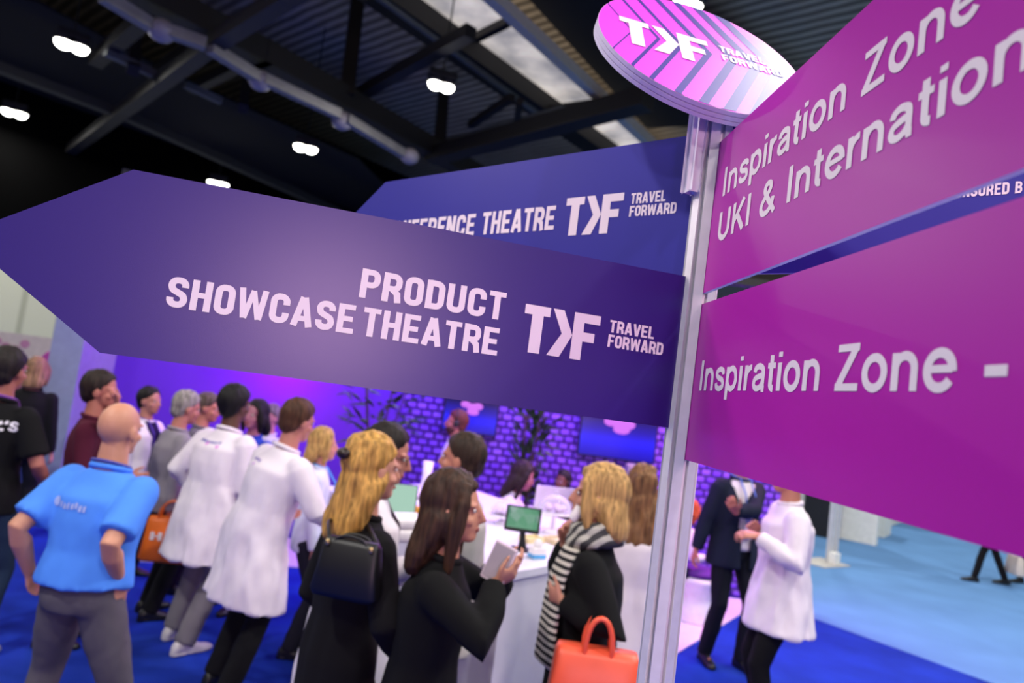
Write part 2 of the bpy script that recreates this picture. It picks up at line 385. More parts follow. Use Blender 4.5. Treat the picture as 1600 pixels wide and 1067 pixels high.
# round header board, leaning back on the post
dC = Vector((.25209548, 1.10144022, 2.5195984)); dR = Vector((.98425658, .16754167, -.0562918)).normalized(); dU = Vector((-.05645725, .59983119, .79813227)).normalized(); dN = dR.cross(dU)
disc = thing('round_sign', 'round pink and violet striped header board on top of the signpost', 'sign')
disc.matrix_world = Matrix(((dR.x, -dN.x, dU.x, dC.x), (dR.y, -dN.y, dU.y, dC.y), (dR.z, -dN.z, dU.z, dC.z), (0, 0, 0, 1)))
RAD = .185
bm = bmesh.new()
prof = [(RAD, 0), (RAD, .0065), (RAD - .002, .007), (RAD - .002, .0078), (RAD, .0083), (RAD, .0145), (RAD - .002, .015), (RAD - .002, .0158), (RAD, .0163), (RAD, .022)]
loft(bm, [(Vector((0, d, 0)), Vector((r, 0, 0)), Vector((0, 0, r))) for r, d in prof], 72); obj('board', bm, mat('board_edge', '#dcd2e2', .5), disc)
bm = bmesh.new(); bm.faces.new([bm.verts.new((RAD * .997 * math.cos(2 * PI * i / 72), -.0004, RAD * .997 * math.sin(2 * PI * i / 72))) for i in range(72)])
obj('printed_face', bm, signface('hot_pink_print', '#e23ee8', '#ea4ae6', .40), disc)
def chevron(apex, w):
    """stripe band x = apex - .46|z| cut to the circle"""
    bm = bmesh.new(); N = 40; r = RAD * .996; rows = []
    for i in range(2 * N + 1):
        z = -r + 2 * r * i / (2 * N); half = math.sqrt(max(0, r * r - z * z))
        a = max(-half, min(half, apex - .46 * abs(z))); b = max(-half, min(half, apex + w - .46 * abs(z)))
        rows.append((z, a, b))
    for (z0, a0, b0), (z1, a1, b1) in zip(rows, rows[1:]):
        if b0 - a0 < 1e-6 and b1 - a1 < 1e-6: continue
        bm.faces.new([bm.verts.new(p) for p in ((a0, -.0008, z0), (b0, -.0008, z0), (b1, -.0008, z1), (a1, -.0008, z1))])
    return bm
for ap, w in ((-.127, .0025), (-.082, .0065), (-.042, .0085), (.006, .0125), (.049, .0165), (.090, .0205), (.131, .0240)):
    obj('stripe', chevron(ap, w), mat('violet_stripe_print', '#3f2f92', .40, var=.02), disc)
obj('logo', logomesh(-.1465, -.0487, .0925, 1.02, -.0014), VINYL, disc)
obj('lettering', textmesh('TRAVEL', cond, .07, .036, .122, .0195, .0225, -.0014), VINYL, disc)
obj('lettering', textmesh('FORWARD', cond, .07, .036, .150, -.0110, .0225, -.0014), VINYL, disc)
# slotted tab that holds the board
bm = bmesh.new(); tA = R(196); c0 = Vector((PX + .0345 * math.cos(tA), PY + .0345 * math.sin(tA), 2.333))
bx(bm, c0, (.015, .018, .135), Matrix.Rotation(tA, 3, 'Z'), .006)
tab = obj('mounting_tab', bm, mat('white_acrylic', '#ece4ea', .3)); tab.parent = disc; tab.matrix_parent_inverse = disc.matrix_world.inverted()

# ================================================================== HALL
hall_floor = mat('royal_blue_carpet', '#163298', .95, spec=.15, var=.22, scale=2.2, bump=.05)
aisle_c = mat('steel_blue_carpet', '#5c88b8', .95, spec=.15, var=.10, scale=1.2, bump=.05)
def slab(name, pts, z0, z1, m):
    bm = bmesh.new(); lo = [bm.verts.new((p[0], p[1], z0)) for p in pts]; hi = [bm.verts.new((p[0], p[1], z1)) for p in pts]; n = len(pts)
    bm.faces.new(hi); bm.faces.new(lo[::-1])
    for i in range(n): bm.faces.new((lo[i], lo[(i + 1) % n], hi[(i + 1) % n], hi[i]))
    return obj(name, bm, m)
structure(slab('floor', [(-40, -20), (45, -20), (45, 60), (-40, 60)], -.1, 0, hall_floor))
structure(slab('floor_aisle', [(3.28, 8.0), (8.2, .9), (44, .9), (44, 50), (3.28, 50)], 0, .004, aisle_c))
plat = structure(slab('floor_booth', [(-3.7, 7.0), (-3.25, 6.3), (-2.75, 6.45), (-1.6, 6.9), (-.3, 6.5), (1.1, 4.95), (1.47, 5.5), (2.85, 7.45), (3.3, 7.9), (-3.7, 7.9)], 0, .012, mat('booth_floor_vinyl', '#e0cfe0', .35, var=.03)))
# room axes
AX = Vector((math.sin(R(40)), math.cos(R(40)), 0)); BX = Vector((-math.cos(R(40)), math.sin(R(40)), 0))
def ab(a, b, z): return AX * a + BX * b + Vector((0, 0, z))
def wallmat(name, c1, c2, scale):
    m, nt, b = base(name)
    tc = nt.nodes.new('ShaderNodeTexCoord'); w = nt.nodes.new('ShaderNodeTexWave'); w.bands_direction = 'X'; w.inputs['Scale'].default_value = scale
    rp = nt.nodes.new('ShaderNodeValToRGB'); rp.color_ramp.elements[0].position = 0; rp.color_ramp.elements[1].position = .12
    rp.color_ramp.elements[0].color = lin(c1); rp.color_ramp.elements[1].color = lin(c2)
    nt.links.new(tc.outputs['Object'], w.inputs[0]); nt.links.new(w.outputs['Fac'], rp.inputs[0]); nt.links.new(rp.outputs[0], b.inputs['Base Color'])
    b.inputs['Roughness'].default_value = .7; return m
def wall(name, c, length, z0, z1, ang, m, thick=.3):
    bm = bmesh.new(); bx(bm, (0, 0, (z0 + z1) / 2), (length, thick, z1 - z0)); o = obj(name, bm, m)
    o.location = (c.x, c.y, 0); o.rotation_euler = (0, 0, ang); return structure(o)
cream = wallmat('cream_panel_wall', '#a9ad92', '#ccd0b4', .30); darkwall = mat('dark_upper_wall', '#060606', 1.0, spec=0)
angA = math.atan2(BX.y, BX.x); angB = math.atan2(AX.y, AX.x)
cB = ab(12, 26.5, 0); cA = ab(40, 0, 0)
wall('wall_left', cB, 62, 0, 5.2, angB, cream); wall('wall_left_upper', cB, 62, 5.2, 12.2, angB, darkwall)
wall('wall_back', cA, 60, 0, 10.5, angA, mat('grey_green_wall', '#b8c6c0', .7), .3)

# roof deck, rooflight strip, beams, pipes and trusses
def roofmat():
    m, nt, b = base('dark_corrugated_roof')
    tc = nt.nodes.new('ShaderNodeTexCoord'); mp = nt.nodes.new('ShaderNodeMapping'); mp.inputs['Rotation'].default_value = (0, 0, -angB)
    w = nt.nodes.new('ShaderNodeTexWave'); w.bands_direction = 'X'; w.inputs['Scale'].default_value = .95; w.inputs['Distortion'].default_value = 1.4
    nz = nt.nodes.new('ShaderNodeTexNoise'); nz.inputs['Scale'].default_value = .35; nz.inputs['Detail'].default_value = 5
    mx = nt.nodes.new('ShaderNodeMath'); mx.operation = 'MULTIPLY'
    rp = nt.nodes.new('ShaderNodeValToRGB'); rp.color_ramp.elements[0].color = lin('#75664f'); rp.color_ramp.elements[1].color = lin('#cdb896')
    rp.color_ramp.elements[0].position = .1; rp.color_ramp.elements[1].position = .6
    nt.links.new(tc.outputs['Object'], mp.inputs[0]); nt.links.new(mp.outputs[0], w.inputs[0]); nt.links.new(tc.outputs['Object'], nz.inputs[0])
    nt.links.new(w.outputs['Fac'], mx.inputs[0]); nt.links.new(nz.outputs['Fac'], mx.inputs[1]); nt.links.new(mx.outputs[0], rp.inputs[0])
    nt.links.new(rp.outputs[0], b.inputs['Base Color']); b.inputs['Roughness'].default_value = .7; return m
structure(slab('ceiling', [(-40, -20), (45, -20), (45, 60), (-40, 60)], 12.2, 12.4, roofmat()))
steel = mat('black_steel', '#15120f', .6, var=.15); pipe_m = mat('pale_pipe', '#8d8a86', .5, var=.15, scale=3); grey_b = mat('grey_steel_beam', '#5f6462', .6, var=.15, scale=2)
def pixbeam(name, p, q, z, w, h, m, ext0=0, ext1=0, z2=None):
    a = atz(p[0], p[1], z); b = atz(q[0], q[1], z if z2 is None else z2); d = (b - a).normalized()
    bm = bmesh.new(); beam(bm, a - d * ext0, b + d * ext1, w, h); return structure(obj(name, bm, m))
# rooflight
sky_m, nt, b = base('rooflight_panel')
tc = nt.nodes.new('ShaderNodeTexCoord'); nz = nt.nodes.new('ShaderNodeTexNoise'); nz.inputs['Scale'].default_value = .8; nz.inputs['Detail'].default_value = 5
rp = nt.nodes.new('ShaderNodeValToRGB'); rp.color_ramp.elements[0].position = .35; rp.color_ramp.elements[1].position = .65
rp.color_ramp.elements[0].color = lin('#8f8b8c'); rp.color_ramp.elements[1].color = lin('#d3cac2')
nt.links.new(tc.outputs['Object'], nz.inputs[0]); nt.links.new(nz.outputs['Fac'], rp.inputs[0]); nt.links.new(rp.outputs[0], b.inputs['Base Color'])
nt.links.new(rp.outputs[0], b.inputs['Emission Color']); b.inputs['Emission Strength'].default_value = .95
L0, L1, R0, R1 = atz(655, 0, 11), atz(955, 225, 11), atz(770, 0, 11), atz(1010, 225, 11)
dl = (L1 - L0); dr = (R1 - R0)
q = [L0 - dl * .5, R0 - dr * .5, R1 + dr * .6, L1 + dl * .6]
structure(slab('ceiling_rooflight', [(v.x, v.y) for v in q], 11.0, 11.06, sky_m))
pixbeam('roof_beam', (775, 0), (1018, 225), 10.9, .28, .3, mat('pale_steel_beam', '#d9cfbc', .6), 6, 10)
pixbeam('roof_beam', (612, 0), (915, 215), 10.6, .7, .5, steel, 6, 10)
pixbeam('roof_rail', (625, 20), (852, 186), 10.3, .12, .12, grey_b, 8, 1)
pixbeam('roof_bar', (738, 62), (786, 38), 10.9, .18, .2, steel, .2, .2)
pixbeam('roof_beam', (868, 178), (945, 168), 10.4, .6, .3, steel, .5, .5)
pixbeam('roof_beam', (205, -25), (420, 88), 8.6, .5, .5, steel, 3, 0); pixbeam('roof_beam', (420, 88), (693, 243), 8.6, .5, .5, steel, .2, 12)
pixbeam('roof_rail', (366, 56), (528, 148), 9.0, .10, .14, mat('teal_grey_rail', '#8fa3a0', .5), 0, 0)
pixbeam('roof_rail', (556, 163), (672, 228), 9.0, .10, .14, MATS['teal_grey_rail'])
for a, c in (((169, -2), (250, 48)), ((262, 48), (313, 66)), ((335, 78), (405, 122)), ((418, 126), (524, 176)), ((545, 188), (640, 246))):
    pixbeam('roof_pipe', a, c, 8.0, .22, .22, pipe_m, .1, .1)
for p in ((253, 48), (407, 126), (535, 189), (640, 244)):
    bm = bmesh.new(); ell(bm, atz(p[0], p[1], 8.0), (.26, .26, .22)); structure(obj('roof_pipe_joint', bm, mat('pale_joint', '#a29ba0', .5), smooth=True))
pixbeam('roof_truss', (450, -6), (345, 60), 8.2, .30, .3, mat('brown_steel', '#2e2a29', .6), 6, 0); pixbeam('roof_truss', (345, 60), (105, 238), 8.2, .30, .3, mat('dark_brown_steel', '#222120', .6), 0, 4)
pixbeam('roof_truss', (690, 240), (952, 170), 8.4, .45, .4, steel, .5, 1); pixbeam('roof_truss', (695, 222), (880, 170), 9.2, .14, .14, grey_b)
pixbeam('roof_brace', (553, 152), (692, 74), 9.0, .26, .26, steel, 0, 1)
pixbeam('roof_brace', (735, 195), (800, 152), 9.4, .18, .18, steel); pixbeam('roof_brace', (806, 205), (812, 158), 9.2, .18, .18, steel)
pixbeam('roof_post', (541, 152), (560, -12), 8.6, .34, .34, steel, 0, 2, 12.1); pixbeam('roof_post', (686, 236), (694, 130), 8.6, .34, .34, steel, 0, 0, 12.1)
pixbeam('roof_post', (208, 110), (215, 30), 8.2, .25, .25, steel, 0, 0, 11); pixbeam('roof_brace', (150, 95), (230, 25), 8.6, .3, .3, steel)
pixbeam('roof_brace', (240, 118), (320, 62), 9.2, .3, .3, steel); pixbeam('roof_brace', (300, 140), (400, 90), 9.4, .25, .25, steel)
pixbeam('roof_post', (380, 170), (384, 130), 8.6, .25, .25, steel, 0, 0, 10.5)
pixbeam('roof_beam', (0, 106), (200, 182), 8.3, .28, .25, mat('dull_steel', '#262829', .6), 12, 0); pixbeam('roof_beam', (200, 182), (560, 345), 8.3, .28, .25, MATS['dull_steel'], 0, 10)
pixbeam('roof_pipe', (0, 214), (190, 270), 8.0, .30, .3, mat('tan_pipe', '#77736c', .6), 8, 8)
pixbeam('roof_pipe', (290, 132), (345, 158), 8.6, .16, .16, grey_b); pixbeam('roof_pipe', (165, 80), (245, 118), 8.4, .18, .18, grey_b)
# flat black sheets hung under the deck on the left
def hung(name, pts, z):
    v = [atz(x, y, z) for x, y in pts]; return structure(slab(name, [(p.x, p.y) for p in v], z, z + .08, mat('black_panel', '#0b0c0d', .9)))
hung('ceiling_panel', [(-260, -80), (60, 5), (260, 112), (560, 250), (640, 330), (330, 330), (-260, 190)], 9.6)
hung('ceiling_panel', [(800, -30), (1010, 200), (1240, 190), (1235, 120), (980, -60)], 11.6)
# ------------------------------------------------------------------ high bay lamps
glow, nt, b = base('lamp_glow'); b.inputs['Emission Color'].default_value = (1, .97, .90, 1); b.inputs['Emission Strength'].default_value = 14; b.inputs['Base Color'].default_value = (.9, .9, .9, 1)
blackm = mat('black_housing', '#111213', .5)
def lamp(loc, label, n=2, sz=.24, turn=0, power=1.0, group='high bay hall lamps', visible=True):
    t = thing('ceiling_lamp', label, 'lamp', loc, turn, group)
    bm = bmesh.new(); bx(bm, (0, 0, .16), (.62 if n == 2 else .4, .34, .16), None, .03); obj('housing', bm, blackm, t)
    bm = bmesh.new(); tube(bm, [(0, 0, .22), (0, 0, 12.2 - loc[2])], .018, 8); obj('hanging_rod', bm, blackm, t)
    for k in range(n):
        x = (k - (n - 1) / 2) * sz * 1.5
        bm = bmesh.new(); lathe(bm, [(.10, .10), (.13, .09), (sz, -.04), (sz + .012, -.05), (sz + .012, -.03), (.14, .10)], (x, 0, 0), 20); obj('reflector', bm, mat('reflector_metal', '#9a9a9a', .3, metal=.9), t, True)
        bm = bmesh.new(); lathe(bm, [(.01, -.05 - sz * .75)] + [(sz * .94 * math.sin(a * PI / 16), -.05 - sz * .75 * math.cos(a * PI / 16)) for a in range(1, 8)] + [(sz * .94, -.045), (.01, -.03)], (x, 0, 0), 20); obj('lens', bm, glow, t, True)
    d = bpy.data.lights.new('lamp_light', 'AREA'); d.shape = 'DISK'; d.size = .5; d.energy = LAMP_W * power; d.color = (1, .965, .92)
    o = bpy.data.objects.new('lamp_light', d); C.objects.link(o); o.parent = t; o.location = (0, 0, -.07 - sz)
    return t
for (x, y), lb, n, sz, tn in (((113, 67), 'twin hall lamp nearest the top left corner of the roof', 2, .20, .6), ((23, 173), 'hall lamp far left above the tip of the violet arrow sign', 2, .20, .5),
                          ((478, 228), 'twin hall lamp glowing against the black roof above the violet sign', 2, .20, .3), ((341, 284), 'hall lamp just peeking over the top edge of the violet sign', 2, .22, .3),
                          ((690, 130), 'bright twin hall lamp hanging in the middle of the roof truss', 2, .17, .3), ((1075, 3), 'twin hall lamp right above the round striped board', 2, .14, .2)):
    lamp(atz(x, y, 8.5), lb, n, sz, tn)
for x, y, p in ((-6.5, 2.5, .6), (-4.2, -1.2, 1.5), (1.5, -3.5, .9), (5.5, 1.0, 1.2), (4.4, 4.6, .8), (3.3, 4.1, .38), (-4.5, -5.5, 1), (5, -7, 1), (9.5, 6.5, 1.0), (14, 13, 1.6), (8, 18, 1.3), (-13, 7, .9), (18, 3, 1), (-22, 13, 2.2), (-26, 20, 2.2), (20, 24, 1.4)):
    lamp(Vector((x, y, 8.8)), 'hall lamp hanging from the roof outside the picture', 2, .24, .4, p, 'hall lamps outside the picture')

# ================================================================== BOOTH WALL
violet_wall = mat('violet_fabric_wall', '#5a2ab4', .75, var=.05, scale=.9)
def tilemat():
    m, nt, b = base('violet_tile_wall')
    tc = nt.nodes.new('ShaderNodeTexCoord'); mp = nt.nodes.new('ShaderNodeMapping'); mp.inputs['Rotation'].default_value = (R(90), 0, 0)
    br = nt.nodes.new('ShaderNodeTexBrick'); br.inputs['Scale'].default_value = 1; br.inputs['Brick Width'].default_value = .125; br.inputs['Row Height'].default_value = .082
    br.inputs['Mortar Size'].default_value = .020; br.inputs['Mortar Smooth'].default_value = .9; br.offset = .5
    br.inputs['Color1'].default_value = lin('#8a5ee0'); br.inputs['Color2'].default_value = lin('#6a3ccf'); br.inputs['Mortar'].default_value = lin('#34126e')
    bp = nt.nodes.new('ShaderNodeBump'); bp.invert = True; bp.inputs['Strength'].default_value = .9; bp.inputs['Distance'].default_value = .03
    nt.links.new(tc.outputs['Object'], mp.inputs[0]); nt.links.new(mp.outputs[0], br.inputs[0]); nt.links.new(br.outputs['Color'], b.inputs['Base Color'])
    nt.links.new(br.outputs['Fac'], bp.inputs['Height']); nt.links.new(bp.outputs[0], b.inputs['Normal']); b.inputs['Roughness'].default_value = .4; return m
bm = bmesh.new(); bx(bm, (-2.85, 8.05, 1.6), (3.4, .1, 3.2)); structure(obj('wall_booth', bm, violet_wall))
bm = bmesh.new(); bx(bm, (1.15, 8.05, 1.6), (4.6, .1, 3.2)); structure(obj('wall_booth_tiled', bm, tilemat()))
bm = bmesh.new(); bx(bm, (-4.72, 7.75, 1.6), (.34, .8, 3.2)); structure(obj('wall_booth_end', bm, mat('pale_blue_panel', '#8d9aae', .5)))
# screens
def screenmat():
    m, nt, b = base('blue_screen')
    tc = nt.nodes.new('ShaderNodeTexCoord'); sx = nt.nodes.new('ShaderNodeSeparateXYZ'); nt.links.new(tc.outputs['Generated'], sx.inputs[0])
    rp = nt.nodes.new('ShaderNodeValToRGB'); e = rp.color_ramp.elements; e[0].color = (.004, .002, .40, 1); e[1].color = (.002, .0, .06, 1)
    e[0].position = 0; e[1].position = .85; k = e.new(.36); k.color = (.012, .01, 1, 1); k = e.new(.56); k.color = (.01, .005, .45, 1)
    nt.links.new(sx.outputs['Z'], rp.inputs[0]); nt.links.new(rp.outputs[0], b.inputs['Emission Color']); b.inputs['Emission Strength'].default_value = 1.0
    b.inputs['Base Color'].default_value = (.01, .01, .02, 1); b.inputs['Roughness'].default_value = .2; return m
scr = screenmat(); pinkglow, nt, b = base('screen_pink_mark'); b.inputs['Emission Color'].default_value = lin('#d06cf0'); b.inputs['Emission Strength'].default_value = 1.0; b.inputs['Base Color'].default_value = (0, 0, 0, 1)
def tv(x, z, w, h, label):
    t = thing('television', label, 'television', (x, 7.93, z), 0, 'screens on the booth wall')
    bm = bmesh.new(); bx(bm, (0, .035, 0), (w, .065, h), None, .008); obj('casing', bm, blackm, t)
    bm = bmesh.new(); bx(bm, (0, .0, 0), (w - .03, .004, h - .03)); obj('screen', bm, scr, t)
    bm = bmesh.new()
    for k, (cx, cz, r1, r2) in enumerate(((-.10, .03, .085, .055), (.02, .0, .10, .07), (.10, .02, .085, .06), (.03, -.05, .10, .05))):
        ell(bm, (cx * w / .9, -.004, h * .18 + cz), (r1 * w / .9, .003, r2 * w / .9))
    obj('screen_mark', remesh(bm, .006, 2), pinkglow, t) if False else link('screen_mark', remesh(bm, .004, 2), pinkglow, t)
tv(1.36, 1.66, .90, .58, 'large wall screen glowing blue beside the post, pink mark at its top')
tv(-.36, 1.66, .64, .44, 'smaller blue wall screen behind the man with a headset')
# LED bars carrying the washers
for x, w in ((-2.9, 2.6), (-.9, 1.6), (1.5, 3.2)):
    bm = bmesh.new(); bx(bm, (x, 6.72, 3.36), (w + .1, .1, .08)); bx(bm, (x, 7.35, 3.36), (.05, 1.3, .05))
    tag(obj('light_bar', bm, blackm), 'black lighting bar on an arm above the violet booth wall', 'light bar', 'booth lighting bars')
# loudspeaker on the booth wall
bm = bmesh.new(); p = aty(990, 747, 7.2); bx(bm, (p.x, 7.2, p.z - .35), (.18, .18, .98), None, .02)
tag(obj('column_speaker', bm, mat('grey_column', '#8f8a90', .6)), 'slim grey column standing below the large wall screen', 'column'); bpy.data.objects['column_speaker'].location.z = 0
bpy.data.objects['column_speaker'].data.transform(Matrix.Scale(1, 4))

# ================================================================== COUNTER
c0 = atz(790, 896, 1.05); ce = Vector((.636, .772, 0)); cl = Vector((-.606, .795, 0))
W_, L_ = 1.5, 2.35
def quad(o, a, b): return [(o.x, o.y), (o.x + ce.x * a, o.y + ce.y * a), (o.x + ce.x * a + cl.x * b, o.y + ce.y * a + cl.y * b), (o.x + cl.x * b, o.y + cl.y * b)]
counter = thing('counter', 'long white demonstration counter in the middle of the booth', 'counter', (c0.x, c0.y, 0))
def cpart(name, z0, z1, inset, m):
    o = c0 + (ce + cl) * inset; pts = [(x - c0.x, y - c0.y) for x, y in quad(o, W_ - 2 * inset, L_ - 2 * inset)]
    s = slab(name, pts, z0, z1, m); s.parent = counter; return s
cpart('worktop', 1.01, 1.05, 0, WHITE); cpart('body', .10, 1.01, .015, mat('white_panel', '#dcd9e0', .5, var=.02)); cpart('plinth', 0, .10, .05, mat('plinth', '#5a4a60', .5))

# ================================================================== PEOPLE
def ik(a, t, l1, l2, pole):
    a = Vector(a); t = Vector(t); d = t - a; L = d.length
    if L > (l1 + l2) * .998: t = a + d * ((l1 + l2) * .998 / L); d = t - a; L = d.length
    d = d / L; x = (l1 * l1 - l2 * l2 + L * L) / (2 * L); h = math.sqrt(max(0, l1 * l1 - x * x))
    p = Vector(pole); p = (p - d * p.dot(d))
    p = p.normalized() if p.length > 1e-6 else Vector((0, 0, 1))
    return a + d * x + p * h, t
def add_hand(bm, w, d, n, side, k, curl=28, spread=1.0, thumb_in=.3):
    """w wrist, d towards the fingers, n palm normal (fingers curl towards it), side = direction of the thumb"""
    d = d.normalized(); n = (n - d * n.dot(d)).normalized(); s = d.cross(n).normalized()
    if s.dot(side) < 0: s = -s
    loft(bm, [(w - d * .02 * k, s * .024 * k, n * .017 * k), (w + d * .02 * k, s * .030 * k, n * .016 * k), (w + d * .055 * k, s * .041 * k, n * .015 * k), (w + d * .088 * k, s * .040 * k, n * .012 * k)], 12)
    for i, (L, off) in enumerate(((.070, .031), (.079, .0105), (.073, -.0105), (.057, -.031))):
        p = w + d * (.082 - (.006 if i == 3 else 0)) * k + s * off * k
        dd = (d + s * off * 1.6 * spread).normalized(); nn = n; pts = [p - dd * .01 * k]; a = 0
        for j, fr in enumerate((.46, .30, .24)):
            a += R(curl * (.8 if j == 0 else 1.1) * (1 + .1 * i))
            v = dd * math.cos(a) + nn * math.sin(a); pts.append(pts[-1] + v * L * fr * k + (dd * .01 * k if j == 0 else Vector()))
        tube(bm, pts, [.0088 * k, .0085 * k, .0078 * k, .0066 * k], 8)
    p = w + d * .028 * k + s * .030 * k; v1 = (d * .55 + s * .75 + n * .25).normalized(); v2 = (d * .8 + s * .3 + n * thumb_in).normalized()
    tube(bm, [p - v1 * .015 * k, p + v1 * .028 * k, p + v1 * .030 * k + v2 * .030 * k, p + v1 * .030 * k + v2 * .055 * k], [.013 * k, .0115 * k, .0098 * k, .0078 * k], 8)

def person(label, px, py, Y, rz, skin='#c08a72', hair=('short', '#2a1d16'), top=None, legs=None, shoes='#15151a', lh=None, rh=None,
           lpole=None, rpole=None, feet=None, lean=0, side=0, twist=0, hyaw=0, hpitch=0, sit=None, vox=.009, fem=False, under=None, lanyard=None,
           scarf=None, collar=None, build=1.0, curl=28, lhd=None, rhd=None, group=None, glasses=False, beard=None, headset=False, pelv_y=0, xyz=None):
    """px, py, Y: where the crown of the head is seen and how deep in the hall it stands"""
    tp = Vector(xyz) if xyz else aty(px, py, Y)
    k = (tp.z / (1.75 * (1 - .45 * (1 - math.cos(R(lean)))))) if sit is None else (tp.z - sit) / (.83 - .35 * (1 - math.cos(R(lean))))
    fw = .92 if fem else 1.0; fw *= build
    pel = Vector((0, pelv_y, .92 * k if sit is None else sit))
    U = (Matrix.Rotation(R(-lean), 3, 'X') @ Matrix.Rotation(R(side), 3, 'Y')) @ Vector((0, 0, 1))
    Rt = Matrix.Rotation(R(twist), 3, 'Z') @ Vector((1, 0, 0)); Rt = (Rt - U * Rt.dot(U)).normalized(); Fw = U.cross(Rt)
    sp = lambda h: pel + U * (h * k) + Vector((0, 0, 0))
    hr0 = Matrix.Rotation(R(hyaw), 3, 'Z') @ Matrix.Rotation(R(-hpitch), 3, 'X'); hm = hr0 * 1.05
    hb = sp(.555); hc = hb + (hm @ Vector((0, .012, .148))) * k
    crown = hc + (hm @ Vector((0, -.01, .122))) * k
    root = Vector((tp.x, tp.y, 0)) - Matrix.Rotation(rz, 3, 'Z') @ Vector((crown.x, crown.y, 0))
    inv = Matrix.Rotation(-rz, 3, 'Z')
    shl = sp(.455) - Rt * .168 * k * fw; shr = sp(.455) + Rt * .168 * k * fw
    hpl = pel + Vector((-.085 * k, 0, -.02 * k)); hpr = pel + Vector((.085 * k, 0, -.02 * k))
    feet = feet or ([(-.11, .03, 8), (.11, -.02, -8)] if sit is None else [(-.13, .45, 5), (.13, .42, -5)])
    def tgt(h):
        if h and h[0] == 'px': return inv @ (aty(h[1], h[2], h[3]) - root)
        return Vector(h) * k if h else None
    wl = tgt(lh) if lh else Vector((-.25, .06, .80)) * k + Vector((0, pel.y, 0)); wr = tgt(rh) if rh else Vector((.25, .06, .80)) * k + Vector((0, pel.y, 0))
    el_, wl = ik(shl, wl, .285 * k, .255 * k, lpole or (-.35, -.8, -.5)); er_, wr = ik(shr, wr, .285 * k, .255 * k, rpole or (.35, -.8, -.5))
    legsj = []
    for hp, (fx, fy, fa) in zip((hpl, hpr), feet):
        an = Vector((fx * k, fy * k, .085 * k)); fd = Vector((-math.sin(R(fa)), math.cos(R(fa)), 0))
        kn, an2 = ik(hp, an, .43 * k, .42 * k, fd + Vector((0, 0, .2)) if sit is None else Vector((0, .3, 1)))
        legsj.append((hp, kn, an2, fd))
    # ---- body: one continuous surface
    bm = bmesh.new()
    tr = [(-.07, .120, .085), (0, .152, .108), (.10, .142, .102), (.17, .132, .095), (.30, .152, .112), (.40, .162, .108), (.46, .150, .092), (.495, .115, .078), (.53, .072, .064)]
    loft(bm, [(sp(h), Rt * a * k * fw, Fw * b * k * fw) for h, a, b in tr], 18)
    tube(bm, [sp(.47) , sp(.53) + Fw * .0, hb + (hm @ Vector((0, .0, .03))) * k, hc + (hm @ Vector((0, -.012, -.02))) * k], [.072 * k, .064 * k * fw, .059 * k * fw, .056 * k], 14)
    H = lambda x, y, z: hc + (hm @ Vector((x, y, z))) * k
    hr = hm
    hinv = hr0.transposed()
    ell(bm, H(0, -.012, .028), (.076 * k, .096 * k, .096 * k), hr, 20, 14)
    ell(bm, H(0, .030, -.035), (.060 * k, .062 * k, .074 * k), hr, 16, 12)
    ell(bm, H(0, .062, -.085), (.034 * k, .032 * k, .026 * k), hr, 12, 8)            # chin
    tube(bm, [H(0, .084, .022), H(0, .100, -.005), H(0, .112, -.026), H(0, .092, -.036)], [.009 * k, .011 * k, .014 * k, .010 * k], 8)   # nose
    for s in (-1, 1):
        ell(bm, H(s * .036, .070, .026), (.028 * k, .016 * k, .008 * k), hr, 10, 6)    # brow
        ell(bm, H(s * .042, .058, -.028), (.024 * k, .024 * k, .020 * k), hr, 10, 6)   # cheek
        ell(bm, H(s * .078, -.008, -.010), (.011 * k, .022 * k, .034 * k), hr, 10, 8)  # ear
    ell(bm, H(0, .088, -.056), (.024 * k, .011 * k, .007 * k), hr, 10, 6); ell(bm, H(0, .086, -.066), (.021 * k, .011 * k, .007 * k), hr, 10, 6)
    for sh, e, w, sg, hd in ((shl, el_, wl, -1, lhd), (shr, er_, wr, 1, rhd)):
        tube(bm, [sh, sh.lerp(e, .35), e, e.lerp(w, .3), w], [.052 * k * fw, .047 * k * fw, .038 * k * fw, .040 * k * fw, .026 * k], 12)
        d = (Vector(hd[0]) if hd else (w - e)).normalized(); n = Vector(hd[1]) if hd else Vector((-sg * .8, .2, 0)) + d * .01; th = Vector(hd[2]) if hd else Vector((0, 1, .3))
        add_hand(bm, w, d, n, th, k * (.94 if fem else 1), hd[3] if hd and len(hd) > 3 else curl)
    for hp, kn, an, fd in legsj:
        tube(bm, [hp, hp.lerp(kn, .5), kn, kn.lerp(an, .35), an], [.086 * k, .072 * k, .050 * k, .053 * k, .036 * k], 12)
        tube(bm, [an + Vector((0, 0, -.03 * k)) - fd * .03 * k, an + fd * .10 * k - Vector((0, 0, .045 * k)), an + fd * .15 * k - Vector((0, 0, .055 * k))], [.026 * k, .022 * k, .015 * k], 10)
    me = remesh(bm, vox * (.72 if (lhd or rhd) and vox < .012 else 1), 3)
    body = link('person', me, skinmat(skin)); body.location = root; body.rotation_euler = (0, 0, rz)
    tag(body, label, 'person', group)
    # eyes and lips
    for s in (-1, 1):
        b2 = bmesh.new(); ell(b2, H(s * .033, .0775, .008), (.013 * k, .006 * k, .0075 * k), hr, 10, 6); e = obj('eye', b2, mat('eye_white', '#d8d2cc', .3), body, True)
        b2 = bmesh.new(); ell(b2, H(s * .033, .0825, .008), (.006 * k, .003 * k, .006 * k), hr, 8, 6); obj('iris', b2, mat('iris_brown', '#2a1a12', .3), e, True)
    b2 = bmesh.new(); ell(b2, H(0, .0945, -.0605), (.022 * k, .006 * k, .0085 * k), hr, 12, 6); obj('lips', b2, mat('lips', '#9a4f4a', .5), body, True)
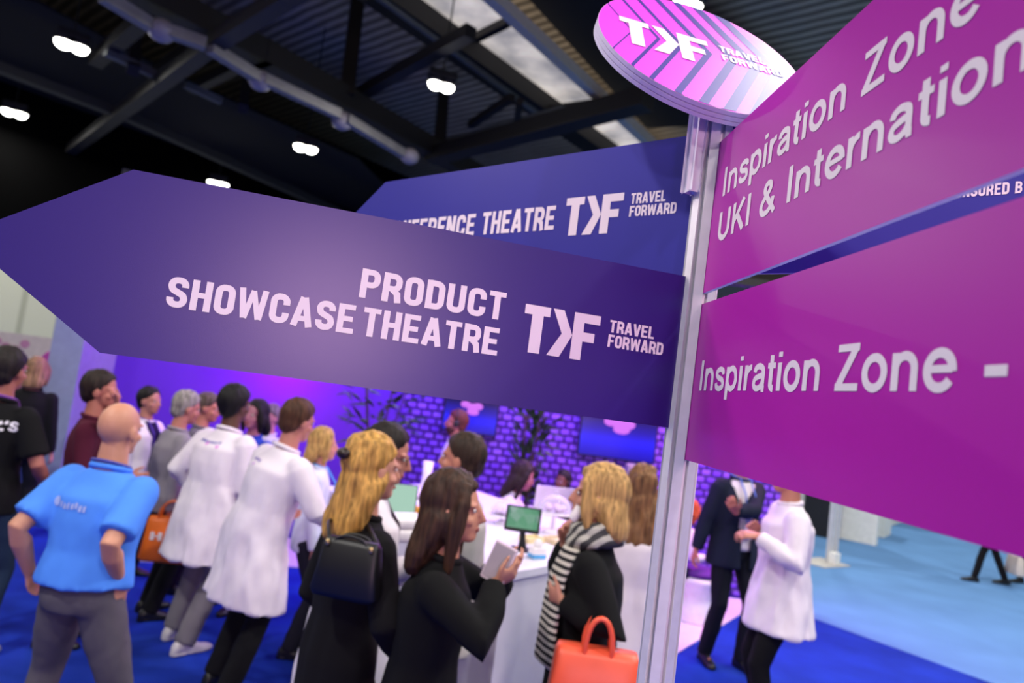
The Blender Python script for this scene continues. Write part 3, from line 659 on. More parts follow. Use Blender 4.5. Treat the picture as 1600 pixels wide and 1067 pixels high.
    if glasses:
        b2 = bmesh.new()
        for s in (-1, 1):
            ring = [H(s * .034 + .024 * math.cos(a * PI / 6), .094, .006 + .018 * math.sin(a * PI / 6)) for a in range(13)]; tube(b2, ring, .0022 * k, 6)
            tube(b2, [H(s * .058, .094, .010), H(s * .078, .05, .010), H(s * .080, -.01, .008)], .0022 * k, 6)
        tube(b2, [H(-.010, .095, .010), H(.010, .095, .010)], .0022 * k, 6); obj('glasses', b2, blackm, body)
    if beard:
        b2 = bmesh.new(); ell(b2, H(0, .036, -.066), (.062 * k, .062 * k, .052 * k), hr, 18, 12, lambda p: p * (.86 if p.z > .45 else 1)); m2 = remesh(b2, .009, 2); wrinkle(m2, .006, 60, 40, 3)
        bool_drop(m2, lambda p: ((hm.inverted() @ (p - hc)) / k).z > -.030 and abs(((hm.inverted() @ (p - hc)) / k).x) < .045); link('beard', m2, hairmat(beard), body)
    # ---- hair
    kind, hcol = hair
    if kind != 'bald':
        b2 = bmesh.new()
        def cap(p):
            # pull the face window inwards so the skin shows through
            low = -.86 if p.y < -.15 else (-.86 + (p.y + .15) / .35 * .5 if p.y < .20 else -.36 + (p.y - .20) / .65 * .78)
            return p * (.74 if p.z < low else 1.0)
        big = {'short': 1.0, 'afro': 1.10, 'grey': .98}.get(kind, 1.04)
        ell(b2, H(0, -.018, .036), (.088 * k * big, .107 * k * big, .106 * k * big), hr, 28, 20, cap)
        mats = hairmat(hcol)
        if kind in ('short', 'afro', 'grey'): ell(b2, H(0, -.050, -.020), (.070 * k, .062 * k, .070 * k), hr, 16, 12)
        if kind in ('long', 'curly', 'bob', 'halfup'):
            Lh = {'long': .285, 'curly': .36, 'bob': .20, 'halfup': .31}[kind]; wd = {'long': .112, 'curly': .135, 'bob': .114, 'halfup': .122}[kind]
            dn = -U; bk = -Fw
            r0 = H(0, -.030, .030); seq = []
            for f_, wx, wy, off in ((0, .080, .082, 0), (.2, .108, .100, -.004), (.42, 1.0 * wd, .078, .022), (.7, wd, .062, .050), (.92, wd * .86, .046, .066), (1, wd * .6, .028, .070)):
                dirn = (hm @ Vector((0, 0, -1))).lerp(dn, min(1, f_ * 1.2)).normalized()
                c = r0 + dirn * Lh * f_ * k + bk * off * k
                seq.append((c, Rt.lerp(hm @ Vector((1, 0, 0)), 1 - f_).normalized() * wx * k, (Fw.lerp(hm @ Vector((0, 1, 0)), 1 - f_)).normalized() * wy * k))
            loft(b2, seq, 20)
            if kind != 'curly' and kind != 'halfup':
                for s in (-1, 1):      # locks framing the cheeks
                    tube(b2, [H(s * .060, .045, .085), H(s * .086, .040, .030), H(s * .090, .030, -.045), H(s * .084, .018, -.13 if kind == 'bob' else -.20)], [.020 * k, .026 * k, .030 * k, .018 * k], 10)
        m2 = remesh(b2, max(.009, vox), 3)
        amp = {'curly': .024, 'halfup': .022, 'afro': .008}.get(kind, .011)
        wrinkle(m2, amp, 26 if kind in ('curly', 'halfup') else 45, 9 if kind in ('curly', 'halfup') else 6, 5)
        ho = link('hair', m2, mats, body)
        if kind == 'halfup':
            b2 = bmesh.new(); ell(b2, H(0, -.125, .055), (.035 * k, .026 * k, .022 * k), hr, 12, 8); obj('hair_clip', b2, mat('dark_clip', '#2a1c14', .4), ho, True)
    # ---- trousers or skirt
    if legs:
        lc, fit = legs[0], legs[1] if len(legs) > 1 else 1.0
        b2 = bmesh.new()
        loft(b2, [(sp(.13), Rt * .148 * k * fw, Fw * .108 * k * fw), (sp(.05), Rt * .166 * k * fw, Fw * .124 * k * fw), (sp(-.04), Rt * .170 * k * fw, Fw * .126 * k * fw), (sp(-.10), Rt * .150 * k * fw, Fw * .11 * k * fw)], 18)
        for hp, kn, an, fd in legsj:
            an3 = an + Vector((0, 0, -.020 * k))
            tube(b2, [hp, hp.lerp(kn, .5), kn, kn.lerp(an3, .5), an3], [.098 * k, .087 * k * fit, .068 * k * fit, .066 * k * fit, .060 * k * fit], 14, False)
        if len(legs) > 2 and legs[2] == 'skirt':
            loft(b2, [(sp(0), Rt * .17 * k, Fw * .13 * k), (pel + Vector((0, 0, -.4 * k)), Vector((.19 * k, 0, 0)), Vector((0, .15 * k, 0))), (Vector((pel.x, pel.y, .10 * k)), Vector((.20 * k, 0, 0)), Vector((0, .17 * k, 0)))], 20)
        m2 = remesh(b2, max(.014, vox), 4); wrinkle(m2, .008, 14, 9, 2); link('trousers' if len(legs) < 3 else 'long_skirt', m2, fabric(lc), body)
    # ---- shoes
    for hp, kn, an, fd in legsj:
        b2 = bmesh.new(); sd = Vector((fd.y, -fd.x, 0)); o = Vector((an.x, an.y, an.z - .085 * k)); z = Vector((0, 0, 1))
        loft(b2, [(o + fd * y * k + z * (h * .5 + .002) * k, sd * w * k, z * h * .5 * k) for y, w, h in ((-.075, .022, .05), (-.06, .034, .085), (0, .038, .105), (.06, .040, .075), (.12, .046, .052), (.17, .040, .042), (.20, .020, .03))], 14)
        loft(b2, [(o + fd * y * k + z * .008 * k, sd * w * k, z * .009 * k) for y, w in ((-.078, .02), (-.06, .038), (.05, .040), (.12, .049), (.17, .043), (.205, .02))], 12)
        link('shoe', remesh(b2, .010, 2), mat('shoe_' + shoes, shoes, .45), body)
    # ---- tops
    def garment(name, spec, grow, vseed):
        col = spec['c']; b2 = bmesh.new(); g = grow
        hem = spec.get('hem', -.06); fl = spec.get('flare', .0)
        rr = [(.02, .178, .134), (.10, .166, .124), (.17, .154, .114), (.30, .166, .126), (.40, .176, .120), (.455, .164, .100), (.495, .124, .084), (.53, .078, .070)]
        if spec.get('loose'): rr = [(h, a + spec['loose'], b + spec['loose']) if h < .42 else (h, a, b) for h, a, b in rr]
        rings = [(sp(h), Rt * (a * fw * k + g), Fw * (b * fw * k + g)) for h, a, b in rr]
        if hem < .02:
            n = max(2, int((.02 - hem) / .08)); low = []
            for i in range(n, 0, -1):
                f_ = i / n; c = sp(.02) + (-U.lerp(Vector((0, 0, 1)), .8).normalized()) * ((.02 - hem) * f_ * k)
                a = .178 + spec.get('loose', 0) + fl * f_; b = .134 + spec.get('loose', 0) + fl * .8 * f_
                low.append((c, Rt * (a * fw * k + g), Fw * (b * fw * k + g)))
            rings = low + rings
        loft(b2, rings, 22)
        sl = spec.get('sleeve', 'long'); sw = spec.get('sw', 1.0)
        for sh, e, w in ((shl, el_, wl), (shr, er_, wr)):
            if sl == 'long': tube(b2, [sh, sh.lerp(e, .4), e, e.lerp(w, .5), w - (w - e).normalized() * .005], [.068 * k * fw * sw + g * .4, .063 * k * fw * sw + g * .4, .054 * k * fw * sw + g * .4, .050 * k * sw + g * .4, .040 * k * sw + g * .4], 14, False)
            elif sl == 'short': tube(b2, [sh, sh.lerp(e, .4), sh.lerp(e, .82)], [.070 * k * fw * sw + g * .4, .070 * k * fw * sw + g * .4, .072 * k * fw * sw + g * .4], 14, False)
            elif sl == 'elbow': tube(b2, [sh, sh.lerp(e, .5), e, e.lerp(w, .45)], [.068 * k * fw, .062 * k * fw, .056 * k * fw, .052 * k], 14, False)
            ell(b2, sh, (.066 * k * fw + g * .4,) * 3, None, 12, 8)
        m2 = remesh(b2, max(.013, vox), 5)
        wrinkle(m2, spec.get('wr', .010), 11, 3.2, vseed, sp(.46).z)
        op = spec.get('open')
        if op:
            def test(p):
                q = p - pel; u = q.dot(U) / k; f_ = q.dot(Fw); x = q.dot(Rt) / k
                for a_, b_ in ((el_, wl), (er_, wr), (shl, el_), (shr, er_)):
                    ab_ = b_ - a_; t_ = min(1, max(0, (p - a_).dot(ab_) / ab_.length_squared))
                    if (p - a_ - ab_ * t_).length < .085: return False
                return f_ > .03 and abs(x - op[2]) < op[0] + op[1] * max(0, u - .05) and u < .56
            bool_drop(m2, test)
        go = link(name, m2, spec.get('m') or fabric(col), body)
        if spec.get('collar', True):
            b2 = bmesh.new(); cc = sp(.525); tube(b2, [cc + Rt * math.cos(a * PI / 8) * (.074 * k * fw + g * .5) + Fw * math.sin(a * PI / 8) * (.066 * k * fw + g * .5) + U * (.012 - .012 * math.sin(a * PI / 8)) * k for a in range(17)], .016 * k, 8, False)
            link('collar', remesh(b2, .009, 2), spec.get('cm') or fabric(spec.get('cc', col)), go)
        return go, m2
    tops = []
    if under: tops.append(garment('shirt', under, .0, 4))
    if top:
        tops.append(garment(top.get('name', 'shirt'), top, .012 if under else .004, sum(map(ord, label)) % 50))
        go, m2 = tops[-1]
        marks = top.get('marks')
        if marks:
            bvh = BVHTree.FromPolygons([v.co for v in m2.vertices], [p.vertices[:] for p in m2.polygons])
            for kindm, colr, quads in marks:
                b2 = bmesh.new()
                for qd in quads:
                    vs = []
                    for (u, h) in qd:
                        o = sp(h) + Rt * u * k - Fw * 1.0; hit = bvh.ray_cast(o, Fw)
                        vs.append(b2.verts.new((hit[0] if hit[0] is not None else o + Fw * .9) - Fw * .004))
                    try: b2.faces.new(vs)
                    except Exception: pass
                obj(kindm, b2, mat('print_' + colr, colr, .6), go)
    if lanyard:
        b2 = bmesh.new(); cc = sp(.535)
        pts = [cc + Rt * math.cos(a * PI / 8) * .076 * k * fw + Fw * math.sin(a * PI / 8) * .074 * k * fw + U * (.018 - .02 * math.sin(a * PI / 8)) * k for a in range(17)]
        tube(b2, pts, .008 * k, 6)
        for s in (-1, 1): tube(b2, [cc + Rt * s * .05 * k + Fw * .07 * k, sp(.42) + Rt * s * .045 * k + Fw * .150 * k, sp(.20) + Rt * s * .008 * k + Fw * .155 * k], .006 * k, 6)
        la = obj('lanyard', b2, mat('ribbon_' + lanyard, lanyard, .6), body)
        b2 = bmesh.new(); bx(b2, sp(.14) + Fw * .160 * k, (.085 * k, .004, .11 * k)); obj('badge', b2, WHITE, la)
    if headset:
        b2 = bmesh.new(); tube(b2, [H(.088 * math.cos(a * PI / 10), 0, .03 + .112 * math.sin(a * PI / 10)) for a in range(11)], .008 * k, 8)
        for s in (-1, 1): ell(b2, H(s * .088, 0, -.005), (.018 * k, .032 * k, .036 * k), hr, 12, 8)
        tube(b2, [H(-.09, .01, -.02), H(-.085, .06, -.05), H(-.05, .10, -.06)], .004 * k, 6); obj('headset', b2, blackm, body, True)
    if scarf:
        b2 = bmesh.new(); cc = sp(.53)
        for j in range(2):
            tube(b2, [cc + Rt * math.cos(a * PI / 8) * (.098 - .012 * j) * k + Fw * math.sin(a * PI / 8) * (.095 - .01 * j) * k + U * (.010 + .045 * j - .02 * math.sin(a * PI / 8)) * k for a in range(17)], .036 * k, 10, False)
        s1 = remesh(b2, .010, 3); wrinkle(s1, .010, 22, 30, 8); so = link('scarf', s1, stripes('scarf_loops', '#b9b6aa', '#3b3a3c', 9, 'DIAGONAL', dist=3), body)
        b2 = bmesh.new()
        sa = (Rt * .8 + Fw * .6); sb_ = (Fw * .8 - Rt * .6)
        loft(b2, [(sp(h) + Fw * f_ * k - Rt * r_ * k, sa * a_ * k, sb_ * b_ * k) for h, f_, r_, a_, b_ in ((.50, .085, .075, .06, .03), (.38, .125, .105, .075, .022), (.26, .135, .110, .082, .02), (.12, .140, .110, .085, .018), (.03, .145, .112, .088, .014))], 16)
        s2 = remesh(b2, .010, 2); wrinkle(s2, .006, 22, 8, 8); link('scarf_end', s2, stripes('scarf_end', '#1c1b1e', '#d8d2c4', 11.5, 'Z'), so)
    body['_k'] = k
    loc2w = lambda p: root + Matrix.Rotation(rz, 3, 'Z') @ Vector(p)
    return dict(o=body, k=k, wl=loc2w(wl), wr=loc2w(wr), shl=loc2w(shl), shr=loc2w(shr), sp=lambda h: loc2w(sp(h)), w=loc2w, root=root)
def textmarks(txt, u0, u1, h0, h):
    bm = textmesh(txt, cond, .12, u0, u1, h0, h, 0); q = [[(v.co.x, v.co.z) for v in f.verts] for f in bm.faces]; bm.free(); return q
def dashes(u0, u1, h, hh, n, slope=0, seed=1):
    rnd = random.Random(seed); o = []; w = (u1 - u0) / n
    for i in range(n):
        a = u0 + i * w; b = a + w * rnd.uniform(.45, .8); z = h + rnd.uniform(-.2, .2) * hh; o.append([(a, z), (b, z), (b, z + hh * rnd.uniform(.6, 1)), (a, z + hh * rnd.uniform(.6, 1))])
    return o
def circ(u, h, r, n=14): return [[(u + r * math.cos(2 * PI * i / n), h + r * math.sin(2 * PI * i / n)) for i in range(n)]]

COAT = dict(name='lab_coat', c='#e6dde4', hem=-.36, flare=.055, loose=.028, sw=1.12, wr=.030)
P = {}
P['black'] = person('person in a black T-shirt with white letters on its back at the left edge', 17, 547, 4.1, R(-2), '#a86a58', ('short', '#1d1713'),
    dict(name='t_shirt', c='#0b0b0d', sleeve='short', hem=-.10, loose=.012, marks=[('lettering', '#e6e2ea', textmarks('EWS', .025, .185, .380, .055))]), ('#1c2c44',), '#8d8f92', rh=(.22, .20, .98), rpole=(.6, -.7, -.3), lanyard='#7a3f9a')
P['bald'] = person('bald person in a bright blue T-shirt and grey trousers, seen from behind', 192, 633, 3.05, R(-10), '#c98f74', ('bald', '#000000'),
    dict(name='t_shirt', c='#4f8ff0', sleeve='short', hem=.02, loose=.02, sw=1.0, wr=.014, marks=[('logo', '#a9b9ec', circ(-.115, .375, .022)), ('lettering', '#a9b9ec', dashes(-.085, .06, .355, .03, 7, seed=3))]), ('#56525a', 1.08), '#3a3838',
    lh=('px', 46, 893, 3.02), rh=('px', 186, 905, 2.98), lpole=(-.15, -1, 0), rpole=(.25, -1, 0), feet=[(-.23, .04, 22), (.20, -.02, -20)], lean=4, lanyard='#3a3f9a', build=1.10, rhd=((.05, .25, -1), (-1, .1, 0), (0, 1, 0), 20))
P['burgundy'] = person('person in a burgundy shirt with a hand raised to the face, behind the bald one', 160, 583, 4.5, R(-70), '#b3705f', ('short', '#241811'),
    dict(c='#4a1228', hem=-.08, wr=.01), ('#15161c',), lh=('px', 184, 636, 4.28), lpole=(-.3, .5, -.9), rh=(.16, .28, 1.10), lhd=((0.2, -.2, 1), (.4, -1, 0), (0, .2, 1), 30))
P['dark'] = person('dark-haired person in a white coat and purple lanyard beyond the bald head', 236, 607, 5.9, R(-100), '#b97c6c', ('short', '#171210'),
    dict(COAT, open=(.035, .10, 0)), ('#15151a',), under=dict(c='#2a1a4a', hem=-.06), lanyard='#4a2aa0', vox=.012)
P['grey'] = person('grey-haired person in a grey shirt and black trousers beside the orange carrier bag', 298, 614, 5.15, R(-45), '#b87868', ('short', '#8d8781'),
    dict(c='#8f8890', hem=-.10, loose=.02, wr=.014), ('#0d0d10',), '#0c0c0e', lh=(-.26, .16, .93), rh=('px', 266, 800, 4.95), rpole=(.8, -.5, -.2), hpitch=10)
P['old'] = person('brown-grey haired person with a pink face next to the grey-haired one', 330, 617, 5.75, R(-80), '#c07a6a', ('short', '#5a4a44'), dict(c='#6b6470', hem=-.1), ('#1a1a20',), vox=.012, hpitch=8)
P['coatA'] = person('black-haired person in a white lab coat over grey trousers, left one of two', 370, 607, 4.75, R(-28), '#5a3a2c', ('afro', '#0c0a0a'),
    dict(COAT, hem=-.35, marks=[('lettering', '#5a58b0', dashes(-.115, .10, .432, .018, 9, seed=5)), ('logo', '#e070d8', circ(-.005, .425, .012) + circ(.09, .415, .010))]), ('#6f6a70', 1.1), '#c9c2c4', rh=(.20, .30, 1.02), lh=(-.28, .12, .98), lean=7, feet=[(-.17, .02, 10), (.10, -.10, -10)], build=1.1)
P['woman_dark'] = person('dark-haired person with a blue collar facing us between the two white coats', 404, 628, 5.5, R(160), '#a8687a', ('bob', '#120d10'), dict(c='#2a3fb0', hem=-.1), ('#15151a',), fem=True, vox=.012)
P['short_grey'] = person('person with a bare forehead and pale shoulders just behind the nearer white coat', 426, 634, 6.3, R(150), '#b9788a', ('short', '#6a5a68'), dict(c='#c9c0d8', hem=-.1), ('#15151a',), vox=.014)
P['coatB'] = person('brown-haired person in a long white lab coat and black trousers, nearest of the coats', 474, 627, 4.2, R(-38), '#b9786a', ('short', '#4a2c1c'),
    dict(COAT, hem=-.38, flare=.06, marks=[('lettering', '#7a66b8', dashes(-.13, -.01, .425, .018, 6, seed=8)), ('logo', '#c890d8', circ(-.05, .405, .010))]), ('#0c0c0f', 1.05), '#101012', rh=(.17, .34, 1.04), rpole=(.8, -.5, -.2), lh=(-.22, .30, 1.02), lean=9, side=5, hpitch=12, feet=[(-.16, -.02, 12), (.15, -.14, -6)], build=1.04)
P['small_blonde'] = person('small blonde person with a pale blue lanyard next to the nearest white coat', 507, 672, 4.8, R(-75), '#c98a74', ('bob', '#b08a50'), dict(c='#d9dfee', hem=-.12), ('#20202a',), fem=True, lanyard='#4a9adf', vox=.011)
P['curly'] = person('person in black with long wavy blonde half-up hair, seen from behind', 586, 686, 2.6, R(-52), '#c98f78', ('halfup', '#b88a45'),
    dict(name='jumper', c='#0b0a0d', hem=-.16, loose=.012, sw=1.1, wr=.012), ('#0c0b0e', 1.2, 'skirt'), '#101012', rh=(.20, .17, .98), rpole=(.9, -.6, -.2), lh=(-.18, .16, .96), fem=True, lean=2)
P['glasses'] = person('dark-haired person with glasses in a white lab coat behind the wavy-haired blonde', 616, 668, 3.02, R(-84), '#b97e6c', ('short', '#1b1310'),
    dict(COAT, hem=-.42, open=(.03, .09, 0)), ('#77737c', 1.0), '#2a2a2e', under=dict(c='#d8d4da', hem=-.06), glasses=True, rh=('px', 640, 884, 2.84), lh=(-.14, .26, 1.06), lean=0, hpitch=12, rhd=((.1, 1, -.1), (0, 0, -1), (-1, 0, 0), 20))
P['beige'] = person('brown-haired person in a pale checked jacket facing left, above the brunette in black', 729, 682, 3.36, R(72), '#c0806a', ('short', '#33231a'),
    dict(name='jacket', c='#b3aea6', hem=-.20, flare=.03, loose=.02, sw=1.1, wr=.014), ('#4a4a52',), under=dict(c='#d6d0d0', hem=-.04), lh=(-.20, .22, 1.06), rh=(.18, .2, 1.04), lean=0)
P['brunette'] = person('brunette in a black jacket holding a white tablet in front of the counter', 712, 744, 2.40, R(-94), '#c68a70', ('long', '#3a2418'),
    dict(name='jacket', c='#09090b', hem=-.24, loose=.02, sw=1.12, wr=.014, flare=.03), ('#0b0b0d', 1.0), '#101010', rh=('px', 772, 912, 2.30), rpole=(.8, -.5, -.5), lh=('px', 778, 890, 2.46), lpole=(-.8, -.3, -.6), fem=True,
    lean=3, rhd=((-.25, .8, .55), (-.6, -.5, .5), (0, .4, 1), 34), lhd=((.2, .8, .4), (.5, -.2, .8), (0, 1, .3), 30))
P['scarf'] = person('blonde person in a black coat and striped scarf with a hand raised to the mouth', 944, 733, 2.8, R(74), '#c98c76', ('bob', '#b58d55'),
    dict(name='coat', c='#0a0a0c', hem=-.42, flare=.05, loose=.02, sw=1.1, wr=.012), ('#0c0c0f',), '#141414', scarf=True, fem=True, hyaw=4,
    rh=('px', 884, 850, 2.92), rpole=(.6, .0, -1), lh=('px', 880, 940, 2.66), lpole=(-.5, -.9, -.5), rhd=((-.3, .25, 1), (-.5, -.6, .2), (.3, -.6, 1), 42), lhd=((.5, .7, .1), (.2, -1, .1), (0, 0, 1), 34))
P['wavy'] = person('person with wavy brown hair in a white coat, half hidden by the post', 1008, 733, 3.75, R(-20), '#c08a72', ('curly', '#7a5636'), dict(COAT, hem=-.46), ('#15151a',), fem=True, rh=(.2, .25, 1.0))
P['suit'] = person('person in a navy suit and white shirt with a blue lanyard, right of the post', 1163, 690, 5.75, R(-162), '#b3705c', ('short', '#3a2a20'),
    dict(name='suit_jacket', c='#161c30', hem=-.16, flare=.02, loose=.018, sw=1.08, wr=.010, open=(.045, .16, 0)), ('#0e111c', .98), '#0a0a0c', under=dict(c='#e2d6dc', hem=-.02), lanyard='#5a78d0',
    lh=('px', 1150, 800, 5.40), lpole=(-.9, .2, -.6), rh=('px', 1082, 872, 5.70), lhd=((.6, .3, .5), (.3, -.4, .9), (0, .3, 1), 26), feet=[(-.10, .10, 2), (.14, -.04, -14)])
P['coatR'] = person('person in a white lab coat and black trousers facing left towards the navy suit', 1241, 712, 4.4, R(86), '#b97a66', ('short', '#4a3526'),
    dict(COAT, hem=-.23, flare=.06), ('#0b0b0e', .95), '#101012', lh=('px', 1185, 838, 4.22), lpole=(-.5, -.7, -.6), rh=('px', 1188, 832, 4.5), lhd=((.1, 1, .0), (.4, -.1, -1), (0, .2, 1), 30))
P['headset'] = person('bearded person with a headset and white shirt before the smaller wall screen', 717, 643, 6.95, R(95), '#b06a62', ('short', '#5a2f26'), dict(c='#e0d4ea', hem=-.1, sleeve='elbow'), ('#1a1a22',), headset=True, beard='#4a2a20', vox=.012)
P['seated'] = person('dark-haired person in a white shirt seated at a laptop behind the counter', 824, 722, 6.3, R(-98), '#b8707c', ('long', '#241418'), dict(c='#e8dcf2', hem=-.05, sleeve='elbow'), ('#15151c',), sit=.56, lean=16, hpitch=16, rh=(.16, .42, 1.0), lh=(-.12, .42, 1.0), fem=True, vox=.012)
P['seated2'] = person('person in dark clothes and a headset seated by the tiled wall', 882, 737, 7.1, R(140), '#6a4038', ('short', '#140e10'), dict(c='#4a4448', hem=-.05), ('#15151c',), sit=.50, headset=True, vox=.014)
P['pouf'] = person('auburn-haired person in white bending over between the post and the navy suit', 1084, 778, 6.9, R(-60), '#b9686a', ('bob', '#b8542c'), dict(c='#e8dce8', hem=-.06), ('#2a2440',), sit=.52, lean=30, hpitch=20, fem=True, rh=(.2, .45, .75), vox=.013)
for lb, px, py, Y, rz, hr_, c in (('fair-haired person in a black jacket far behind, left of the blue panel', 60, 561, 6.5, R(20), ('bob', '#8a6a4a'), '#0e0e10'),
        ('person in a pink head covering and black clothes far behind, between two others', 84, 552, 7.9, R(-20), ('short', '#b03aa0'), '#0d0d10'),
        ('brown-haired person in a blue top by the pale blue wall end', 108, 572, 9.1, R(-60), ('short', '#6a4430'), '#1f5aa0'),
        ('dark-haired person in a black jacket far behind, beside the black T-shirt', 30, 566, 7.0, R(40), ('short', '#1a1412'), '#111114')):
    person(lb, px, py, Y, rz, '#b98472', hr_, dict(name='jacket', c=c, hem=-.15), ('#15161c',), vox=.017, group='visitors far behind on the left')
for lb, px, py, x, y, rz in (('person in black walking left down the aisle, only legs seen below the sign', 0, 0, 8.05, 11.1, R(80)), ('person in dark clothes walking at the very right edge of the picture', 0, 0, 9.1, 11.6, R(95))):
    person(lb, 0, 0, 0, rz, '#b98472', ('short', '#2a1d16'), dict(name='jacket', c='#15151a', hem=-.15), ('#0d0d10', .85), '#0b0b0d', feet=[(-.08, .26, 0), (.08, -.30, 0)], vox=.016, xyz=(x, y, 1.68))

# ================================================================== BAGS AND PROPS
def bag(name, label, loc, rz, w, d, h, col, handle_h, hw=.010, flare=.02, group=None, cat_='bag', rough=.45, letters=None, hx=.3):
    t = thing(name, label, cat_, loc, rz, group)
    m = mat('bag_' + col, col, rough, var=.05)
    bm = bmesh.new()
    def sq(z, a, b, e=.35): return [(math.copysign(abs(math.cos(q)) ** e, math.cos(q)) * a, math.copysign(abs(math.sin(q)) ** e, math.sin(q)) * b, z) for q in [2 * PI * i / 32 for i in range(32)]]
    rows = [sq(0, w / 2 + flare * .6, d / 2), sq(.02, w / 2 + flare, d / 2 + .008), sq(h * .5, w / 2 + flare * .4, d / 2), sq(h * .9, w / 2, d * .36), sq(h, w / 2 - .01, d * .22)]
    L = [[bm.verts.new(p) for p in r] for r in rows]
    for a, b in zip(L, L[1:]):
        for i in range(32): bm.faces.new((a[i], a[(i + 1) % 32], b[(i + 1) % 32], b[i]))
    bm.faces.new(L[0][::-1]); bm.faces.new(L[-1]); obj('body', bm, m, t, True)
    for s in (-1, 1):
        bm = bmesh.new(); pts = [(w * hx * math.cos(a * PI / 12), s * d * .24, h * .86 + (h * .14 + handle_h) * math.sin(a * PI / 12) ** .7) for a in range(13)]; tube(bm, pts, hw, 8); obj('handle', bm, m, t, True)
    if letters:
        b2 = bmesh.new()
        for f in textmarks(*letters): b2.faces.new([b2.verts.new((p[0], -d / 2 - .012 + .3 * max(0, p[1] - h * .5) * d, p[1])) for p in f])
        obj('lettering', b2, VINYL, t)
    return t
v = aty(262, 876, 4.92)
bag('carrier_bag', 'bright orange carrier bag with white lettering hanging beside the grey trousers', v, R(8), .34, .13, .30, '#f0701a', .12, .007, .02, letters=('HOL', -.12, .13, .15, .055))
v = aty(920, 1128, 2.50)
bag('handbag', 'coral red leather handbag with upright handles below the black coat', v, R(-4), .30, .14, .255, '#ee5a3c', .11, .010, .016, rough=.4, hx=.16)
v = aty(540, 932, 2.36); sb = bag('shoulder_bag', 'black leather shoulder bag hanging on the back of the wavy-haired blonde', v, R(-14), .20, .08, .19, '#0e0d0f', .012, .005, .022, rough=.45)
bm = bmesh.new()
for s, top_ in ((-1, P['curly']['sp'](.47)),):
    e = sb.matrix_world if False else None
    loc = Vector(v); rot = Matrix.Rotation(R(-14), 3, 'Z'); tp_ = P['curly']['shl'] + Vector((.02, -.02, .085)) - loc; tp_ = rot.inverted() @ tp_
    tube(bm, [(-.08, -.02, .18), Vector((-.08, -.02, .18)).lerp(tp_, .5) + Vector((-.02, -.05, 0)), tp_ + Vector((-.01, -.07, -.02)), tp_ + Vector((0, .0, .0)), tp_ + Vector((.02, .07, -.03)), Vector((.08, .02, .18)).lerp(tp_, .5) + Vector((.02, .0, 0)), (.08, .02, .18)], .008, 8)
obj('strap', bm, MATS['bag_#0e0d0f'], sb, True)
for s in (-1, 1):
    bm = bmesh.new(); ell(bm, (s * .08, -.032, .172), (.009, .007, .012)); obj('buckle', bm, mat('brass', '#b9a070', .3, metal=.9), sb, True)
TOP = 1.05
def on(px, py): p = atz(px, py, TOP); return Vector((p.x, p.y, TOP))
# payment tablet on its stand
def screen_green():
    m, nt, b = base('green_screen'); tc = nt.nodes.new('ShaderNodeTexCoord'); vo = nt.nodes.new('ShaderNodeTexVoronoi'); vo.inputs['Scale'].default_value = 22
    rp = nt.nodes.new('ShaderNodeValToRGB'); e = rp.color_ramp.elements; e[0].color = lin('#2f6a5a'); e[1].color = lin('#9ad0b4'); k = e.new(.5); k.color = lin('#6fb48a'); k = e.new(.75); k.color = lin('#a8c4bc')
    nt.links.new(tc.outputs['Object'], vo.inputs[0]); nt.links.new(vo.outputs['Color'], rp.inputs[0]); nt.links.new(rp.outputs[0], b.inputs['Emission Color']); b.inputs['Emission Strength'].default_value = .62
    b.inputs['Base Color'].default_value = (.02, .03, .03, 1); b.inputs['Roughness'].default_value = .2; return m
gs = screen_green()
p = on(815, 860); t = thing('tablet_stand', 'black tablet on a stand with a green picture on its screen, at the counter end', 'tablet', p, R(-6))
bm = bmesh.new(); bx(bm, (0, .0, .006), (.13, .10, .012), None, .004); obj('base', bm, blackm, t)
bm = bmesh.new(); tube(bm, [(0, .01, .01), (-.004, .02, .06), (-.012, .02, .12)], [.028, .018, .016], 10); obj('neck', bm, blackm, t, True)
rt = Matrix.Rotation(R(-14), 3, 'X')
bm = bmesh.new(); bx(bm, (-.015, .0, .175), (.205, .014, .145), rt, .006); hd_ = obj('housing', bm, blackm, t)
bm = bmesh.new(); bx(bm, Vector((-.015, .0, .180)) + rt @ Vector((0, -.0085, 0)), (.178, .002, .115), rt); obj('screen', bm, gs, hd_)
# second display, further along
p = on(622, 812); t = thing('display', 'pale mint display panel leaning on the counter beside the glasses wearer', 'display', p, R(10))
bm = bmesh.new(); bx(bm, (0, 0, .115), (.20, .012, .22), rt, .006); hd_ = obj('housing', bm, mat('grey_bezel', '#55565c', .5), t)
bm = bmesh.new(); bx(bm, Vector((0, 0, .115)) + rt @ Vector((0, -.0075, 0)), (.185, .002, .205), rt); mm, nt, b = base('mint_screen'); b.inputs['Emission Color'].default_value = lin('#a9d8c2'); b.inputs['Emission Strength'].default_value = .7; b.inputs['Base Color'].default_value = (.05, .06, .05, 1); obj('screen', bm, mm, hd_)
bm = bmesh.new(); beam(bm, (0, .02, .10), (0, .09, .004), .06, .008); obj('prop_leg', bm, MATS['grey_bezel'], t)
def single(name, label, cat_, bm, m, loc, rz=0, group=None, smooth=True):
    o = obj(name, bm, m, None, smooth); o.location = loc; o.rotation_euler = (0, 0, rz); return tag(o, label, cat_, group)
bm = bmesh.new(); lathe(bm, [(.040, 0), (.042, .004), (.036, .10), (.045, .225), (.040, .225), (.032, .02)]); single('vase', 'tall white vase on the counter below the smaller wall screen', 'vase', bm, mat('white_ceramic', '#efeaf5', .3), on(664, 762))
